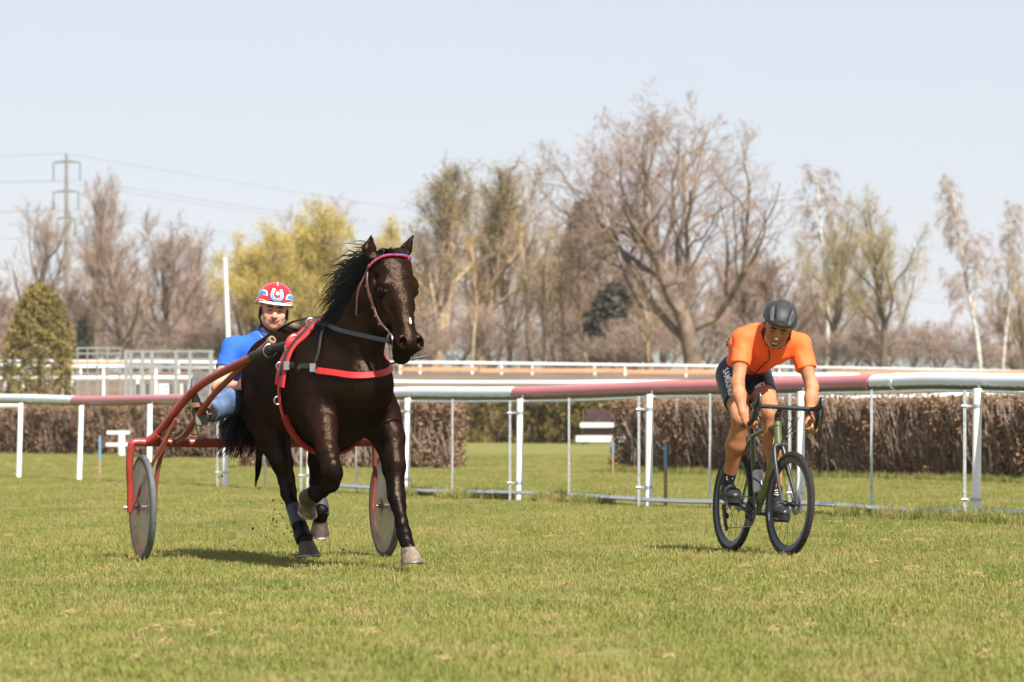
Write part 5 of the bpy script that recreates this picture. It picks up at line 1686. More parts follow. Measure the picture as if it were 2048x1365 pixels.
# shoes, soles towards the horse
m_shoe = mat('dark_shoe', lin(58, 48, 42), rough=.6, var=.3, vscale=20)
m_sole = mat('dusty_sole', lin(112, 110, 108), rough=.9, col2=lin(84, 82, 80), vscale=14, bump=.4, bscale=60)
def shoe(toe, heel, ankle, sole_n, m, ms, wdt=.05, parent=None, name='shoe'):
    """sole plane through toe and heel with outward normal sole_n"""
    L = norm(toe - heel); n = norm(np.asarray(sole_n) - L * np.dot(sole_n, L)); sd = np.cross(L, n)
    s = SDF(np.minimum(np.minimum(toe, heel), ankle) - .14, np.maximum(np.maximum(toe, heel), ankle) + .14, .008)
    ball_ = heel * .32 + toe * .68
    s.cap(heel - n * .035 + L * .035, ball_ - n * .032, (.036, .036), (wdt * .96, .036), .02, side=sd)
    s.cap(ball_ - n * .032, toe - n * .026 - L * .04, (wdt * .96, .036), (wdt * .78, .028), .02, side=sd)
    s.cap(heel * .75 + toe * .25 - n * .05, ankle, (.042, .05), (.045, .05), .03, side=sd)
    s.plane(heel, n)
    o = s.build(name, m, parent)
    out = []; 
    prof = [(0, .030), (.06, .037), (.2, .034), (.4, .033), (.6, .046), (.75, .050), (.88, .044), (.96, .030), (1.0, .012)]
    ln = np.linalg.norm(toe - heel)
    top = [heel + L * u * ln + sd * w * (wdt / .05) for u, w in prof] + [heel + L * u * ln - sd * w * (wdt / .05) for u, w in prof[::-1]]
    nn = len(top); v = [p + n * .014 for p in top] + [p - n * .012 for p in top]
    fcs = [tuple(range(nn)), tuple(range(2 * nn - 1, nn - 1, -1))] + [(i, nn + i, nn + (i + 1) % nn, (i + 1) % nn) for i in range(nn)]
    put('sole', v, fcs, ms, o, False)
    hl = [p for p, (u, w) in zip(top[:4], prof[:4])] + [p for p in top[-4:]]
    v = [p + n * .026 for p in hl] + [p + n * .012 for p in hl]; nn = len(hl)
    put('heel', v, [tuple(range(nn)), tuple(range(2 * nn - 1, nn - 1, -1))] + [(i, nn + i, nn + (i + 1) % nn, (i + 1) % nn) for i in range(nn)], ms, o, False)
    return o
toe = HP(399, 744, .38); heel = HP(403, 851, .42)
so = shoe(toe, heel, Dp['anR'] + UP * .0, HF + UP * .05, m_shoe, m_sole, .058, drv)
shoe(mir(toe), mir(heel), Dp['anL'], HF + UP * .05, m_shoe, m_sole, .058, drv)
for sd in 'RL':
    a_, k_ = Dp['an' + sd], Dp['kn' + sd]; ax = norm(k_ - a_)
    G().tube([a_ - ax * .05, a_ + ax * .06], [.052, .056], 14).build('sock', m_shoe, drv)
# stirrup strap round the instep
bp = [HP(376, 818, .40), HP(384, 812, .44), HP(402, 810, .47), HP(420, 814, .43), HP(424, 826, .38)]
G().strap(spline(bp, 14), np.array([HF] * 14), .03, .008).build('foot_strap', m_tan, sulky)
# helmet
m_hred = mat('red_helmet_paint', lin(206, 28, 34), rough=.22, coat=.6, var=.06, vscale=12)
hc_ = Dp['head'] + hup * .066 - hf * .012
hx = SDF(hc_ - .22, hc_ + .22, .007)
hx.ell(hc_ + hup * .0, (.118, .138, .122), np.array([hr, hf, hup]), .01)
hx.cap(hc_ - hup * .04 - hf * .03 + hr * .1, hc_ - hup * .04 - hf * .03 - hr * .1, .03, .03, .03)
hx.plane(hc_ - hup * .012 + hf * .06, -hup + hf * .30, .004)
hx.plane(hc_ - hup * .075, -hup, .004)
hx.ell(hc_ - hup * .05 + hf * .02, (.092, .11, .10), np.array([hr, hf, hup]), .006, 's')
helm = hx.build('helmet', m_hred, drv)
hb = bvh_of(helm)
def hp(x, z, y=.2, out=.003):     # point on the helmet front: x to image right, z up
    o_ = hc_ + hr_img * x + hup * z + hf * .4
    h_ = hb.ray_cast(Vector(o_), Vector(-hf))
    if h_[0] is None:
        return snap(hb, hc_ + hr_img * x + hup * z + hf * .04, out)
    return np.array(h_[0]) + np.array(h_[1]) * out, np.array(h_[1])
m_hw = mat('white_helmet_trim', (.8, .8, .78), rough=.4)
m_hb = mat('blue_helmet_trim', lin(30, 130, 205), rough=.35)
def decal(name, outline, m, out, parent=helm):
    pts = [hp(x, z, out=out)[0] for x, z in outline]
    c = hp(np.mean([o[0] for o in outline]), np.mean([o[1] for o in outline]), out=out + .001)[0]
    put(name, pts + [c], [(i, (i + 1) % len(pts), len(pts)) for i in range(len(pts))], m, parent, False)
def band_decal(name, path, w, m, out, n=24):
    q = [hp(x, z, out=out) for x, z in spline(np.array(path), n)]
    G().strap([a for a, _ in q], np.array([b for _, b in q]), w, .002).build(name, m, helm, False)
band_decal('horseshoe_emblem', [(-.020, .082), (-.031, .055), (-.026, .026), (0, .013), (.026, .024), (.031, .052), (.022, .080)], .019, m_hw, .002)
band_decal('horseshoe_stripe', [(-.020, .080), (-.031, .055), (-.026, .026), (0, .013), (.026, .024), (.031, .052), (.022, .078)], .009, m_hb, .0045)
band_decal('wreath', [(-.043, .045), (-.037, .022), (-.019, .004), (0, .001), (.02, .003), (.038, .020), (.044, .042)], .010, mat('wreath_blue', lin(70, 80, 170), rough=.4), .0025)
for sg in (-1, 1):
    o = [(.058, .026), (.064, .056), (.085, .062), (.107, .052), (.109, .020), (.085, .028)]
    o2 = [(.067, .032), (.070, .050), (.085, .055), (.106, .046), (.107, .027), (.085, .034)]
    dz = -.006 * sg
    decal('side_badge', [(sg * x, z + dz) for x, z in o][::sg], m_hw, .002)
    decal('side_badge_fill', [(sg * x, z + dz) for x, z in o2][::sg], m_hb, .0045)
band_decal('crown_mark', [(0, .100), (0, .119)], .006, m_hw, .003, 6)
vis = []
for a in np.linspace(-1.15, 1.15, 20):
    vis.append(hc_ + hr_img * .106 * math.sin(a) + hf * (.128 * math.cos(a) + .012 * max(0, math.cos(a))) - hup * .012)
G().strap(vis, np.array([norm(hup + hf * .4)] * 20), .03, .006).build('visor', m_hw, helm)
band_decal('edge_trim', [(-.108, .000), (-.09, .003), (-.05, .0), (0, .0), (.05, .0), (.09, .003), (.108, -.002)], .007, m_hw, .002)
m_lin = mat('black_helmet_lining', (.015, .015, .016), rough=.8)
for sg in (-1, 1):
    G().ball(hc_ + hr * sg * .088 - hup * .085 + hf * .0, (.012, .034, .040), 12, np.array([hr, hf, hup])).build('ear_pad', m_lin, helm)
    sp = spline([hc_ + hr * sg * .094 - hup * .11 + hf * .01, pf(sg * .06, .03, -.10), pf(sg * .02, .05, -.128), pf(0, .055, -.132)], 14)
    G().strap(sp, np.array([hf] * 14), .014, .004).build('chin_strap', m_lin, helm)

# ------------------------------------------------------------------ bicycle
BA = math.radians(18.6)
BF = V(math.sin(BA), -math.cos(BA), 0); BLT0 = V(math.cos(BA), math.sin(BA), 0)
LEAN = math.tan(math.radians(3.6))
BUP = norm(UP + LEAN * BLT0); BLT = norm(BLT0 - LEAN * UP)      # the bicycle leans a little to its left
BO = V((1461 - 1024) * 26.35 / F, 26.35, 0)
def BL(s, t, z): return BO + BF * s + BLT * t + BUP * z
def BP(px, py, s):
    k = (px - 1024) / F
    t = (k * (BO[1] + BF[1] * s) - BO[0] - BF[0] * s) / (BLT0[0] - BLT0[1] * k)
    return P(px, py, BO[1] + BF[1] * s + BLT0[1] * t)
m_olive = mat('olive_frame_paint', lin(84, 92, 52), rough=.35, coat=.4, col2=lin(70, 78, 44), vscale=6)
m_carbon = mat('black_component', (.016, .016, .018), rough=.4, spec=.5)
m_tread = mat('knobbly_tyre', (.022, .021, .020), rough=.85, var=.4, vscale=60, bump=.8, bscale=220)
m_rim = mat('deep_rim', (.020, .024, .040), rough=.35)
m_chain = mat('chain_steel', (.30, .30, .30), rough=.4, metal=.9)
bike = thing('bicycle', 'olive green drop-bar bicycle with knobbly tyres ridden by the man in orange', 'bicycle', BL(.5, 0, 0))
BR = .348; HZ = BR - .006
def bike_wheel(c, fwd_, lat, spokes=24, text=None):
    hub = G().lathe(c, lat, [(0, -.05), (.012, -.05), (.013, -.032), (.026, -.03), (.024, -.024), (.015, -.02), (.015, .02), (.024, .024), (.026, .03), (.013, .032), (.012, .05), (0, .05)], 16).build('wheel', m_carbon, bike)
    n = 14
    G().lathe(c, lat, [(BR - .0215 + .0215 * math.cos(2 * math.pi * k / n), .020 * math.sin(2 * math.pi * k / n)) for k in range(n)], 72, True).build('tyre', m_tread, hub)
    g = G()
    for k in range(96):
        a = 2 * math.pi * k / 96
        for j, w in enumerate((-.62, 0, .62)):
            aa = a + (math.pi / 96 if j % 2 else 0)
            rad = fwd_ * math.cos(aa) + BUP * math.sin(aa)
            pn = norm(rad * math.cos(w) + lat * math.sin(w))
            pc = c + rad * (BR - .0215) + pn * .0222
            tg = np.cross(lat, rad)
            g.box(pc, (.0085, .006, .006), [tg, np.cross(pn, tg), pn])
    g.build('tread', m_tread, hub, False)['kind'] = 'stuff'
    G().lathe(c, lat, [(BR - .040, -.013), (BR - .036, -.0145), (BR - .050, -.0135), (BR - .072, -.008), (BR - .076, 0), (BR - .072, .008), (BR - .050, .0135), (BR - .036, .0145), (BR - .040, .013)], 72).build('rim', m_rim, hub)
    for k in range(spokes):
        a = 2 * math.pi * k / spokes; sg = 1 if k % 2 else -1
        a2 = a + (1.1 if (k // 2) % 2 else -1.1)
        e = c + (fwd_ * math.cos(a) + BUP * math.sin(a)) * (BR - .074)
        s0 = c + lat * .027 * sg + (fwd_ * math.cos(a2) + BUP * math.sin(a2)) * .024
        G().tube([s0, e], .0014, 4).build('spoke', m_carbon, hub)
    if text:
        v, f = text_mesh('1800', .030, .0006)
        pts = []
        for (x, y, _) in v:
            rr = BR - .0565 + y * .92; th = math.radians(197) + x / (BR - .055)
            sd = -(.0135 - .0055 * max(0, (BR - .05 - rr)) / .022) - .0022
            pts.append(c + (fwd_ * math.cos(th) + BUP * math.sin(th)) * rr + lat * sd)
        put('lettering', pts, f, mat('white_lettering', (.75, .75, .75), rough=.5), hub, False)
    G().lathe(c + lat * .045, lat, [(.030, -.001), (.070, -.001), (.072, 0), (.070, .001), (.030, .001)], 40).build('brake_disc', m_chain, hub)
    return hub
SA = BA + math.radians(3)       # front wheel steered slightly
SF = V(math.sin(SA), -math.cos(SA), 0); SL = norm(V(math.cos(SA), math.sin(SA), 0) - LEAN * UP)
FH = BL(1.0, 0, HZ); RH = BL(0, 0, HZ)
bike_wheel(RH, BF, BLT, text=None)
bike_wheel(FH, SF, SL, text=True)
bbk = BL(.43, 0, .275)
htT = BL(.70, 0, .885); htB = BL(.745, 0, .735)
stT = BL(.27, 0, .80)
def bt(name, pts, r, m=m_olive, n=14, parent=bike, **kw):
    return tube(name, pts, r, m, n, parent, **kw)
bt('head_tube', [htB, htT], .026, n=16)
bt('top_tube', [htT - BUP * .03 - BF * -.0, BL(.48, 0, .83), stT - BUP * .012], [.020, .018, .016])
bt('down_tube', [htB + BUP * .03, BL(.60, 0, .51), bbk], [.026, .027, .026])
bt('seat_tube', [bbk, stT], [.020, .017])
bt('seat_post', [stT, BL(.20, 0, .98)], .0136, m_carbon)
for sg in (-1, 1):
    bt('seat_stay', [stT - BUP * .04 + BLT * sg * .014, BL(.15, sg * .045, .58), BL(0, sg * .065, HZ)], [.010, .009, .009])
    bt('chain_stay', [bbk + BLT * sg * .02, BL(.24, sg * .048, .30), BL(0, sg * .065, HZ)], [.013, .011, .010])
    cr = norm(np.cross(SL, BUP))
    bt('fork_blade', [htB - BUP * .012 + SL * sg * .016, htB - BUP * .035 + SL * sg * .034 + SF * .012, BL(.84, 0, .56) + SL * sg * .044 , FH + SL * sg * .056], [.016, .0165, .015, .010], m_carbon)
bt('fork_crown', [htB - BUP * .012 - SL * .03, htB - BUP * .004, htB - BUP * .012 + SL * .03], [.016, .022, .016], m_carbon)
sd_ = SDF(BL(.12, 0, .98) - .22, BL(.12, 0, .98) + .22, .008)
sd_.cap(BL(.05, 0, .995), BL(.14, 0, .995), (.068, .022), (.045, .02), .03, side=BLT)
sd_.cap(BL(.14, 0, .995), BL(.29, 0, .99), (.045, .02), (.018, .016), .02, side=BLT)
sd_.build('saddle', m_carbon, bike)
BZ = .985; BS = .755
clamp = BL(BS, 0, BZ)
bt('stem', [htT + BUP * .005, htT + BUP * .05, BL(BS - .0, 0, BZ)], [.020, .019, .017], m_carbon)
bt('steerer_spacer', [htT, htT + BUP * .05], .021, m_carbon)
ends_ = []
bar = [BL(BS, -.21, BZ), BL(BS, -.1, BZ), clamp, BL(BS, .1, BZ), BL(BS, .21, BZ)]
# steer the bar with the fork
hb_ = bt('handlebar', [clamp + SL * x for x in (-.215, -.1, 0, .1, .215)], .0155, m_carbon)
for sg in (-1, 1):
    o = clamp + SL * sg * .215
    drop = [o, o + SF * .045 + SL * sg * .008, o + SF * .082 + SL * sg * .014 - BUP * .03, o + SF * .075 + SL * sg * .02 - BUP * .085, o + SF * .035 + SL * sg * .026 - BUP * .122, o - SF * .06 + SL * sg * .034 - BUP * .135]
    bt('drop', drop, .016, m_carbon, res=28)
    hd = SDF(o - .25, o + .25, .006)
    hd.cap(o + SF * .05 + SL * sg * .01 + BUP * .0, o + SF * .12 + SL * sg * .012 + BUP * .02, (.017, .021), (.016, .022), .01, side=SL)
    hd.cap(o + SF * .12 + SL * sg * .012 + BUP * .02, o + SF * .135 + SL * sg * .012 + BUP * .075, (.015, .018), (.013, .015), .015, side=SL)
    hd.build('brake_hood', m_carbon, bike)
    bt('brake_lever', [o + SF * .145 + SL * sg * .013 + BUP * .055, o + SF * .158 + SL * sg * .016 + BUP * .005, o + SF * .14 + SL * sg * .022 - BUP * .06, o + SF * .125 + SL * sg * .026 - BUP * .105], [.010, .0095, .008, .0075], m_carbon, 10)
    G().ball(o + SF * .15 + SL * sg * .013 + BUP * .062, .009, 10).build('lever_badge', m_steel, bike)
# cables in front of the head tube
for (a, b, c, e) in ((-.10, .03, .06, -.1), (.08, .10, .02, .0), (.12, .12, -.02, .06)):
    p0 = clamp + SL * a; 
    bt('cable', [p0 + SF * .01, clamp + SL * (a * .5 + .03) + SF * b - BUP * .05, clamp + SL * (.05 + c) + SF * (b * .8) - BUP * .13, htB + SL * .02 + SF * .03 + BUP * .04, htB + SL * (.02 + e * .1) - BUP * .02], .0028, m_carbon, 6, res=26)
# drivetrain (drive side is the rider's right, towards image left)
dr = -BLT
G().lathe(bbk + dr * .045, BLT, [(.06, -.002), (.094, -.002), (.097, 0), (.094, .002), (.06, .002)], 60).build('chainring', m_carbon, bike)
g = G()
for k in range(44):
    a = 2 * math.pi * k / 44; g.box(bbk + dr * .045 + (BF * math.cos(a) + BUP * math.sin(a)) * .099, (.006, .004, .007), [np.cross(BLT, BF * math.cos(a) + BUP * math.sin(a)), BLT, BF * math.cos(a) + BUP * math.sin(a)])
g.build('chain', m_chain, bike, False)
for k in range(4):
    a = 2 * math.pi * k / 4 + .5
    bt('chainring_arm', [bbk + dr * .05, bbk + dr * .05 + (BF * math.cos(a) + BUP * math.sin(a)) * .07], [.018, .010], m_carbon, 8)
CA = math.radians(-16)
crv = BF * math.cos(CA) + BUP * math.sin(CA)
pedL = bbk + BLT * .115 + crv * .172
pedR = bbk - BLT * .115 - crv * .172
bt('crank_arm', [bbk - BLT * .06, bbk - BLT * .068 - crv * .172], [.017, .012], m_carbon)
bt('crank_arm', [bbk + BLT * .06, bbk + BLT * .068 + crv * .172], [.017, .012], m_carbon)
bt('bottom_bracket', [bbk - BLT * .07, bbk + BLT * .07], .021, m_carbon)
for pd_, sg in ((pedR, -1), (pedL, 1)):
    G().box(pd_ + BLT * sg * .0, (.085, .07, .018), [BLT, BF, BUP]).build('pedal', m_carbon, bike, False)
for i, r in enumerate((.055, .046, .038, .03)):
    G().lathe(RH - BLT * (.030 + .006 * i), BLT, [(r - .012, -.0015), (r, -.0015), (r, .0015), (r - .012, .0015)], 30).build('sprocket', m_chain, bike)
bt('chain_run', [bbk + dr * .045 + BUP * .098, RH + dr * .04 + BUP * .045], .004, m_chain, 6)
bt('chain_run', [bbk + dr * .045 - BUP * .098, BL(.12, -.05, .16), BL(.03, -.05, .15)], .004, m_chain, 6)
bt('derailleur', [RH + dr * .07 - BUP * .03, BL(.03, -.07, .24), BL(.04, -.06, .16)], [.016, .014, .012], m_carbon, 8)
for z in (.24, .155):
    G().lathe(BL(.035, -.055, z), BLT, [(0, -.006), (.019, -.006), (.019, .006), (0, .006)], 12).build('jockey_wheel', m_carbon, bike)
# bottle
bot = thing('water_bottle', 'clear water bottle with black cap held in the bicycle frame', 'bottle', BL(.50, 0, .40))
bax = norm(htB - bbk); 
b0 = BL(.40, .0, .42) + V(.03, 0, 0); bax = norm(stT - bbk)
b0 = bbk + bax * .14 + norm(np.cross(BLT, bax)) * 0 + BF * .062
m_bottle = mat('cloudy_bottle', (.45, .50, .48), rough=.3, spec=.5)
G().lathe(b0, bax, [(0, 0), (.035, 0), (.0365, .01), (.0365, .075), (.033, .085), (.0365, .095), (.0365, .14), (.030, .155)], 20).build('flask', m_bottle, bot)
G().lathe(b0, bax, [(.030, .154), (.031, .156), (.031, .185), (.016, .195), (.014, .215), (0, .217)], 20).build('cap', m_carbon, bot)
bt('bottle_cage', [b0 - bax * .012 - BF * .03, b0 - bax * .012 + BF * .03, b0 + bax * .06 + BF * .042, b0 + bax * .10 + BF * .01 - BLT * .04, b0 + bax * .10 - BF * .04], .005, m_carbon, 6)

# ------------------------------------------------------------------ the cyclist
cyc = thing('person', 'laughing man in orange jersey and black helmet riding the bicycle', 'person', BL(.4, 0, 0))
C = dict(pel=BP(1486, 738, .06), mid=BP(1510, 715, .30), chest=BP(1538, 690, .50), neck=BP(1548, 668, .58), head=BP(1556, 656, .70),
         shR=BP(1488, 677, .50), elR=BP(1475, 770, .62), shL=BP(1599, 690, .50), elL=BP(1624, 775, .62),
         hipR=BP(1464, 752, .06), knR=BP(1482, 838, .46), hipL=BP(1512, 756, .06), knL=BP(1542, 826, .56))
oR = clamp - SL * .215; oL = clamp + SL * .215
grR = oR + SF * .030 - SL * .026 - UP * .122; grL = oL + SF * .030 + SL * .026 - UP * .122
C['wrR'] = grR + V(-.030, .02, .075) - SF * .05; C['wrL'] = grL + V(-.015, .02, .075) - SF * .05
C['anR'] = pedR - BF * .075 + UP * .115 + BLT * -.004; C['anL'] = pedL - BF * .075 + UP * .12
cf, crr, cup = frame(V(-.10, -.88, -.42), norm(V(.20, -.32, .82)))
allc = np.array(list(C.values()))
lo, hi = allc.min(0) - .18, allc.max(0) + V(.2, .2, .25)
ck = SDF(lo, hi, .0085)
cpf = head_sdf(ck, C['head'], cf, crr, cup, 1.10)
ck.cap(C['neck'] + V(0, .04, -.0), C['head'] - cup * .05 - cf * .025, .058, .056, .03)
TS = BLT
ck.chain([(C['pel'], (.135, .10)), (C['mid'], (.12, .09)), (C['chest'], (.155, .10)), (C['neck'], (.10, .07))], .05, side=TS)
for sd in 'RL':
    limb(ck, C['sh' + sd], C['el' + sd], C['wr' + sd], (.055, .049, .042, .043, .027), .03)
    ck.cap(C['neck'], C['sh' + sd], .06, .055, .05)
    limb(ck, C['hip' + sd], C['kn' + sd], C['an' + sd], (.095, .083, .058, .060, .036), .03)
    k_ = C['kn' + sd]; a_ = C['an' + sd]
    ck.ell(k_ * .68 + a_ * .32 - BF * .03, (.045, .045, .09), np.array([BLT, norm(np.cross(BLT, norm(k_ - a_))), norm(k_ - a_)]), .04)   # calf
    ck.ell(k_ + BF * .028 + UP * .005, (.036, .03, .042), np.array([BLT, BF, UP]), .03)
for sd, sg in (('R', -1), ('L', 1)):
    gq = grR if sd == 'R' else grL
    hand_sdf(ck, C['wr' + sd], norm(gq + UP * .01 - C['wr' + sd]) * .8 - UP * .2 + SF * .3, norm(SF * .3 + UP * .5 - SL * sg * .6), norm(-SL * sg * .35 + SF * .5 - UP * .3), k=1.05, r=.0105)
cbody = ck.build('body', m_skintan, cyc)
cbv = bvh_of(cbody)
face_parts(cyc, cbv, cpf, crr, cup, cf, True, 1.10)
# jersey
m_orange_j = mat('orange_jersey_cloth', (.97, .150, .040), rough=.6, col2=(.95, .125, .032), vscale=8, bump=.55, bscale=12, spec=.2)
js = SDF(lo, hi, .0085)
js.chain([(C['pel'] * .62 + C['mid'] * .38 + UP * .02, (.148, .112)), (C['mid'], (.138, .105)), (C['chest'], (.178, .118)), (C['neck'] - V(0, 0, .005), (.105, .078))], .05, side=TS)
for sd in 'RL':
    s_, e_ = C['sh' + sd], C['el' + sd]; mid = s_ * .42 + e_ * .58; ax = norm(e_ - s_)
    js.cap(C['neck'], s_, .068, .070, .05); js.cap(s_, mid, .073, .066, .035)
    js.plane(mid, ax, 0, mid - .1, mid + .1)
js.ell(BP(1512, 672, .36), (.135, .11, .085), np.array([TS, BF, UP]), .06); js.ell(BP(1492, 690, .22), (.125, .11, .085), np.array([TS, BF, UP]), .06)      # rounded back
js.plane(C['pel'] * .70 + C['mid'] * .30, norm(C['pel'] - C['mid']) * .8 - UP * .3, 0)
for i in range(14):
    a = C['chest'] * .5 + C['mid'] * .5 + TS * rgf.uniform(-.12, .14) + V(0, -.12, rgf.uniform(-.06, .06)); b = a + V(rgf.uniform(-.1, .1), 0, rgf.uniform(-.1, .04))
    js.cap(a, b, .009, .005, .028, op='u' if i % 2 else 's')
js.ell(C['neck'] + cf * .045 + V(0, -.02, -.005), (.05, .06, .055), np.eye(3), .01, 's')
jersey = js.build('jersey', m_orange_j, cyc)
wrinkle(jersey, .0065, 33, norm(V(.5, 0, 1)), norm(V(1, .2, -.4)), 2.0)
jb = bvh_of(jersey)
def on(bv, p, out=.003): return snap(bv, p, out)[0]
def cast(bv, q, n_, out):
    h = bv.ray_cast(Vector(q + n_ * .35), Vector(-n_))
    return on(bv, q, out) if h[0] is None else np.array(h[0]) + np.array(h[1]) * out
zp = [cast(jb, BP(x, y, .55), V(0, -1, 0), .003) for x, y in spline(np.array([(1535, 700), (1538, 712), (1534, 724), (1524, 734), (1516, 744), (1512, 754)]), 18)]
G().tube(zp, .0042, 6).build('zip', m_carbon, jersey)
q, nn = snap(jb, BP(1592, 712, .75), .003)
G().lathe(q, nn, [(0, .0015), (.011, .0012), (.011, 0)], 14).build('round_badge', m_hw, jersey); G().lathe(q, nn, [(0, .004), (.006, .003), (.006, 0)], 10).build('badge_dot', m_carbon, jersey)
for (x, y) in ((1449, 672), (1446, 680), (1443, 690)):
    q, nn = snap(jb, BP(x, y, .15), .003)
    G().ball(q, (.012, .012, .010), 8).build('back_print', m_carbon, jersey)
# collar
G().strap([on(jb, C['neck'] + cf * .05 * math.cos(a) * 1.3 + crr * .07 * math.sin(a) + UP * .05, .004) for a in np.linspace(-2.6, 2.6, 20)], np.array([UP] * 20), .02, .006).build('collar', m_carbon, jersey)
# bib shorts
m_shorts = mat('black_lycra', (.008, .009, .014), rough=.5, spec=.35, bump=.1, bscale=60)
ss = SDF(lo, hi, .0085)
ss.chain([(C['mid'] - V(0, -.02, .02), (.120, .088)), (C['pel'], (.148, .115)), (C['pel'] - UP * .05, (.14, .11))], .04, side=TS)
hem = {}
for sd in 'RL':
    h_, k_ = C['hip' + sd], C['kn' + sd]; e = h_ * .36 + k_ * .64 if sd == 'R' else h_ * .46 + k_ * .54
    t = .64 if sd == 'R' else .54
    ss.cap(h_, e, .114, .106 - .022 * t, .04)
    ax = norm(k_ - h_); ss.plane(e, ax, 0, e - .14, e + .14); hem[sd] = e
shorts = ss.build('shorts', m_shorts, cyc)
sb = bvh_of(shorts)
m_print = mat('white_print', (.78, .78, .78), rough=.6)
v, f = text_mesh('SAMSUNG', .063, .0014)
v[:, 0] *= .80
th = norm(C['knR'] - C['hipR']); tx = norm(th - BF * .12)
cen = BP(1441, 760, .34)
nrm_ = norm(V(-.45, -.89, .1)); tx = norm(V(.50, -.2, -.85)); tx = norm(tx - nrm_ * (tx @ nrm_)); ty = np.cross(nrm_, tx); ty = ty if ty[0] > 0 or ty[2] > 0 else -ty
pts = [cast(sb, cen + tx * x + ty * y, nrm_, .0035) for x, y, _ in v]
put('lettering', pts, f, m_print, shorts, False)
q, nn = snap(sb, C['hipL'] * .40 + C['knL'] * .60 + V(-.03, -.2, .05), .003)
ov = [on(sb, q + norm(V(1, .3, 0)) * .030 * math.cos(a) + UP * .024 * math.sin(a) + norm(V(1, .3, 0)) * .012 * math.sin(a), .004) for a in np.linspace(0, 2 * math.pi, 22)]
G().tube(ov, .0032, 6).build('oval_logo', m_print, shorts)
G().tube(spline([on(sb, q + V(x, 0, z), .004) for x, z in ((-.014, -.010), (-.004, .010), (.002, -.008), (.008, .008), (.014, .002))], 14), .0028, 5).build('logo_mark', m_print, shorts)
# socks and shoes
m_sock = mat('black_sock', (.016, .016, .018), rough=.9)
m_cshoe = mat('black_cycling_shoe', (.020, .020, .022), rough=.4, spec=.5, var=.3, vscale=30)
m_orsole = mat('black_shoe_sole', (.02, .02, .02), rough=.6)
for sd, pd_ in (('R', pedR), ('L', pedL)):
    a_, k_ = C['an' + sd], C['kn' + sd]; ax = norm(k_ - a_)
    sk_ = G().tube([a_ - ax * .03, a_ + ax * .05, a_ + ax * .115], [.042, .0405, .045], 16).build('sock', m_sock, cyc)
    q = a_ + ax * .07 - V(0, .043, 0)
    rg_ = [q + V(.021 * math.cos(t), 0, 0) + ax * .017 * math.sin(t) for t in np.linspace(0, 2 * math.pi, 18)]
    G().tube(rg_, .0028, 5).build('oval_logo', m_print, sk_)
    G().box(q, (.018, .004, .006)).build('logo_mark', m_print, sk_)
    toe_ = pd_ + BF * .095 - UP * .0 + UP * .022; heel_ = pd_ - BF * .165 + UP * .06
    so_ = shoe(toe_, heel_, a_ + UP * -.01, -UP, m_cshoe, m_orsole, .048, cyc, 'cycling_shoe')
    sbv = bvh_of(so_)
    for t in (.42, .56, .70):
        c = heel_ * (1 - t) + toe_ * t
        arc = [on(sbv, c + BLT * .06 * math.sin(a) + UP * (.08 * math.cos(a) + .01), .003) for a in np.linspace(-1.3, 1.3, 12)]
        G().strap(arc, np.array([UP] * 12), .018, .004).build('shoe_strap', m_carbon, so_)
# wrist watch
ax = norm(C['wrL'] - C['elL']); c = C['wrL'] - ax * .02
G().lathe(c, ax, [(.031, -.012), (.035, -.012), (.035, .012), (.031, .012)], 18).build('wristband', mat('maroon_wristband', lin(74, 36, 40), rough=.5), cyc)
# bike helmet
ch = C['head'] + cup * .062 - cf * .008
m_helm = mat('matt_black_helmet', (.020, .021, .023), rough=.58, spec=.45)
hl_ = SDF(ch - .24, ch + .24, .0065)
ax3 = np.array([crr, cf, cup])
hl_.ell(ch, (.116, .152, .116), ax3, .01)
hl_.ell(ch - cf * .05 - cup * .0, (.106, .11, .106), ax3, .03)
hl_.plane(ch - cup * .012, -cup + cf * .12, .006)
hl_.ell(ch - cup * .03, (.096, .126, .102), ax3, .006, 's')
for sg in (-1, 1):
    hl_.cap(ch + crr * sg * .056 + cf * .118 + cup * .046, ch + crr * sg * .066 + cf * .02 + cup * .106, .017, .014, .005, op='s')
    hl_.cap(ch + crr * sg * .096 + cf * .095 + cup * .020, ch + crr * sg * .108 + cf * .01 + cup * .058, .010, .010, .006, op='s')
    hl_.cap(ch + crr * sg * .048 - cf * .03 + cup * .114, ch + crr * sg * .054 - cf * .10 + cup * .092, .012, .012, .006, op='s')
hl_.cap(ch + crr * .016 + cf * .147 + cup * .035, ch - crr * .016 + cf * .147 + cup * .035, .006, .006, .004, op='s')
hl_.ell(ch + cf * .02 + cup * .120, (.014, .02, .012), ax3, .004, 's')
hlm = hl_.build('helmet', m_helm, cyc)
ln_ = SDF(ch - .2, ch + .2, .008)
ln_.ell(ch - cup * .014 - cf * .004, (.098, .130, .104), ax3, .01)
ln_.plane(ch - cup * .008, -cup + cf * .12, .004)
ln_.build('helmet_liner', m_lin, hlm)
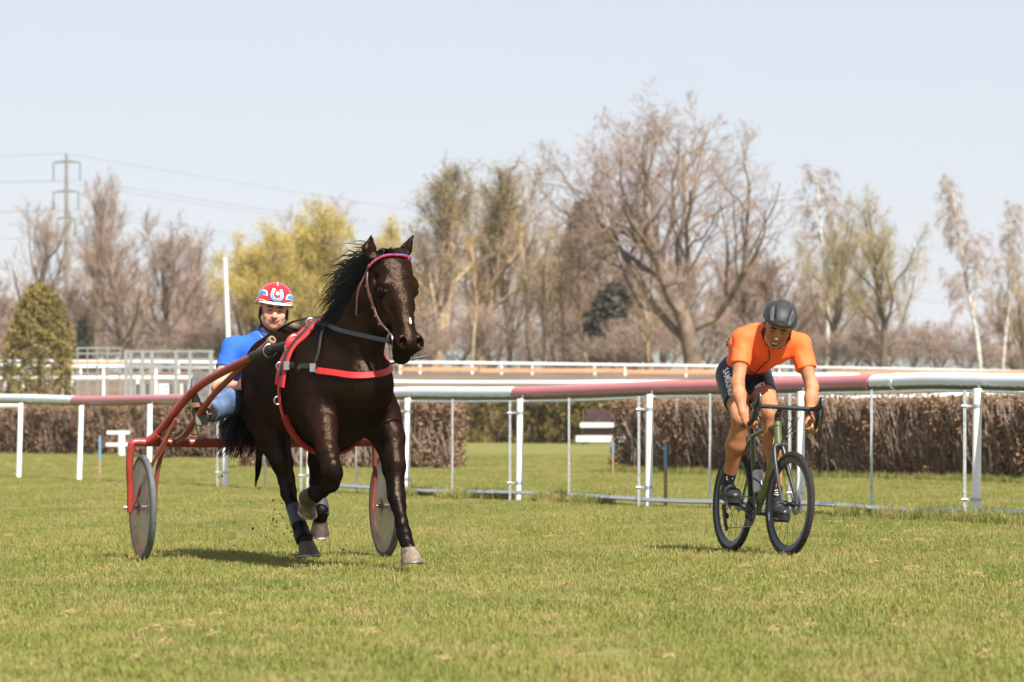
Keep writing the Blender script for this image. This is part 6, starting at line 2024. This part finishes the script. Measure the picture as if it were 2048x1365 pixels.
for sg in (-1, 1):
    sp = spline([ch + crr * sg * .088 - cup * .02, cpf(sg * .082, .0, -.05), cpf(sg * .05, .03, -.105), cpf(0, .045, -.125)], 14)
    G().strap(sp, np.array([cf] * 14), .013, .003).build('chin_strap', m_lin, hlm)
    G().box(cpf(sg * .083, .008, -.05), (.02, .02, .025)).build('strap_buckle', m_lin, hlm)
G().strap([cpf(x, .075 - 4 * x * x, .055 ) for x in np.linspace(-.06, .06, 9)], np.array([cf] * 9), .02, .004).build('hair', m_hairb, cyc)

# ------------------------------------------------------------------ turf kicked up behind the hind hooves
m_clod = mat('turf_clod', (.045, .042, .02), rough=1, var=.4, vscale=80)
cg = random.Random(12)
for i in range(46):
    if i < 34:
        px, py_, s_ = cg.gauss(550, 32), cg.gauss(1050, 38), cg.uniform(.2, .9)
    else:
        px, py_, s_ = cg.uniform(60, 500), cg.uniform(690, 1010), cg.uniform(-.6, .2)
    p = HP(px, py_, s_); p[2] = max(p[2], .05)
    g = G(); L = cg.uniform(.004, .015)
    if i % 3:
        a = V(cg.gauss(0, 1), cg.gauss(0, .3), cg.gauss(0, 1)); a = norm(a)
        g.tube(spline([p - a * L, p + V(0, 0, L * .4), p + a * L], 5), [.001, .0035, .003, .002, .0006], 4)
    else:
        g.ball(p, (L * .55, L * .4, L * .7), 6)
    tag(g.build('turf_clod', m_clod, None, True, loc=p), 'small dark bit of turf thrown up in the air behind the horse', 'turf clod', 'bits of turf flying behind the horse')
# ------------------------------------------------------------------ hazy spring air
mh = bpy.data.materials.new('haze_air'); mh.use_nodes = True
nt = mh.node_tree
for n in list(nt.nodes):
    nt.nodes.remove(n)
ho = nt.nodes.new('ShaderNodeOutputMaterial'); pv = nt.nodes.new('ShaderNodeVolumePrincipled')
pv.inputs['Color'].default_value = (.93, .95, 1.0, 1); pv.inputs['Density'].default_value = .00011; pv.inputs['Anisotropy'].default_value = 0.0
nt.links.new(pv.outputs[0], ho.inputs['Volume'])
hz = G().box((0, 4500, 47), (12400, 9160, 102)).build('haze', mh, None, False)
tag(hz, 'pale spring haze over the racecourse', 'haze', kind='stuff')
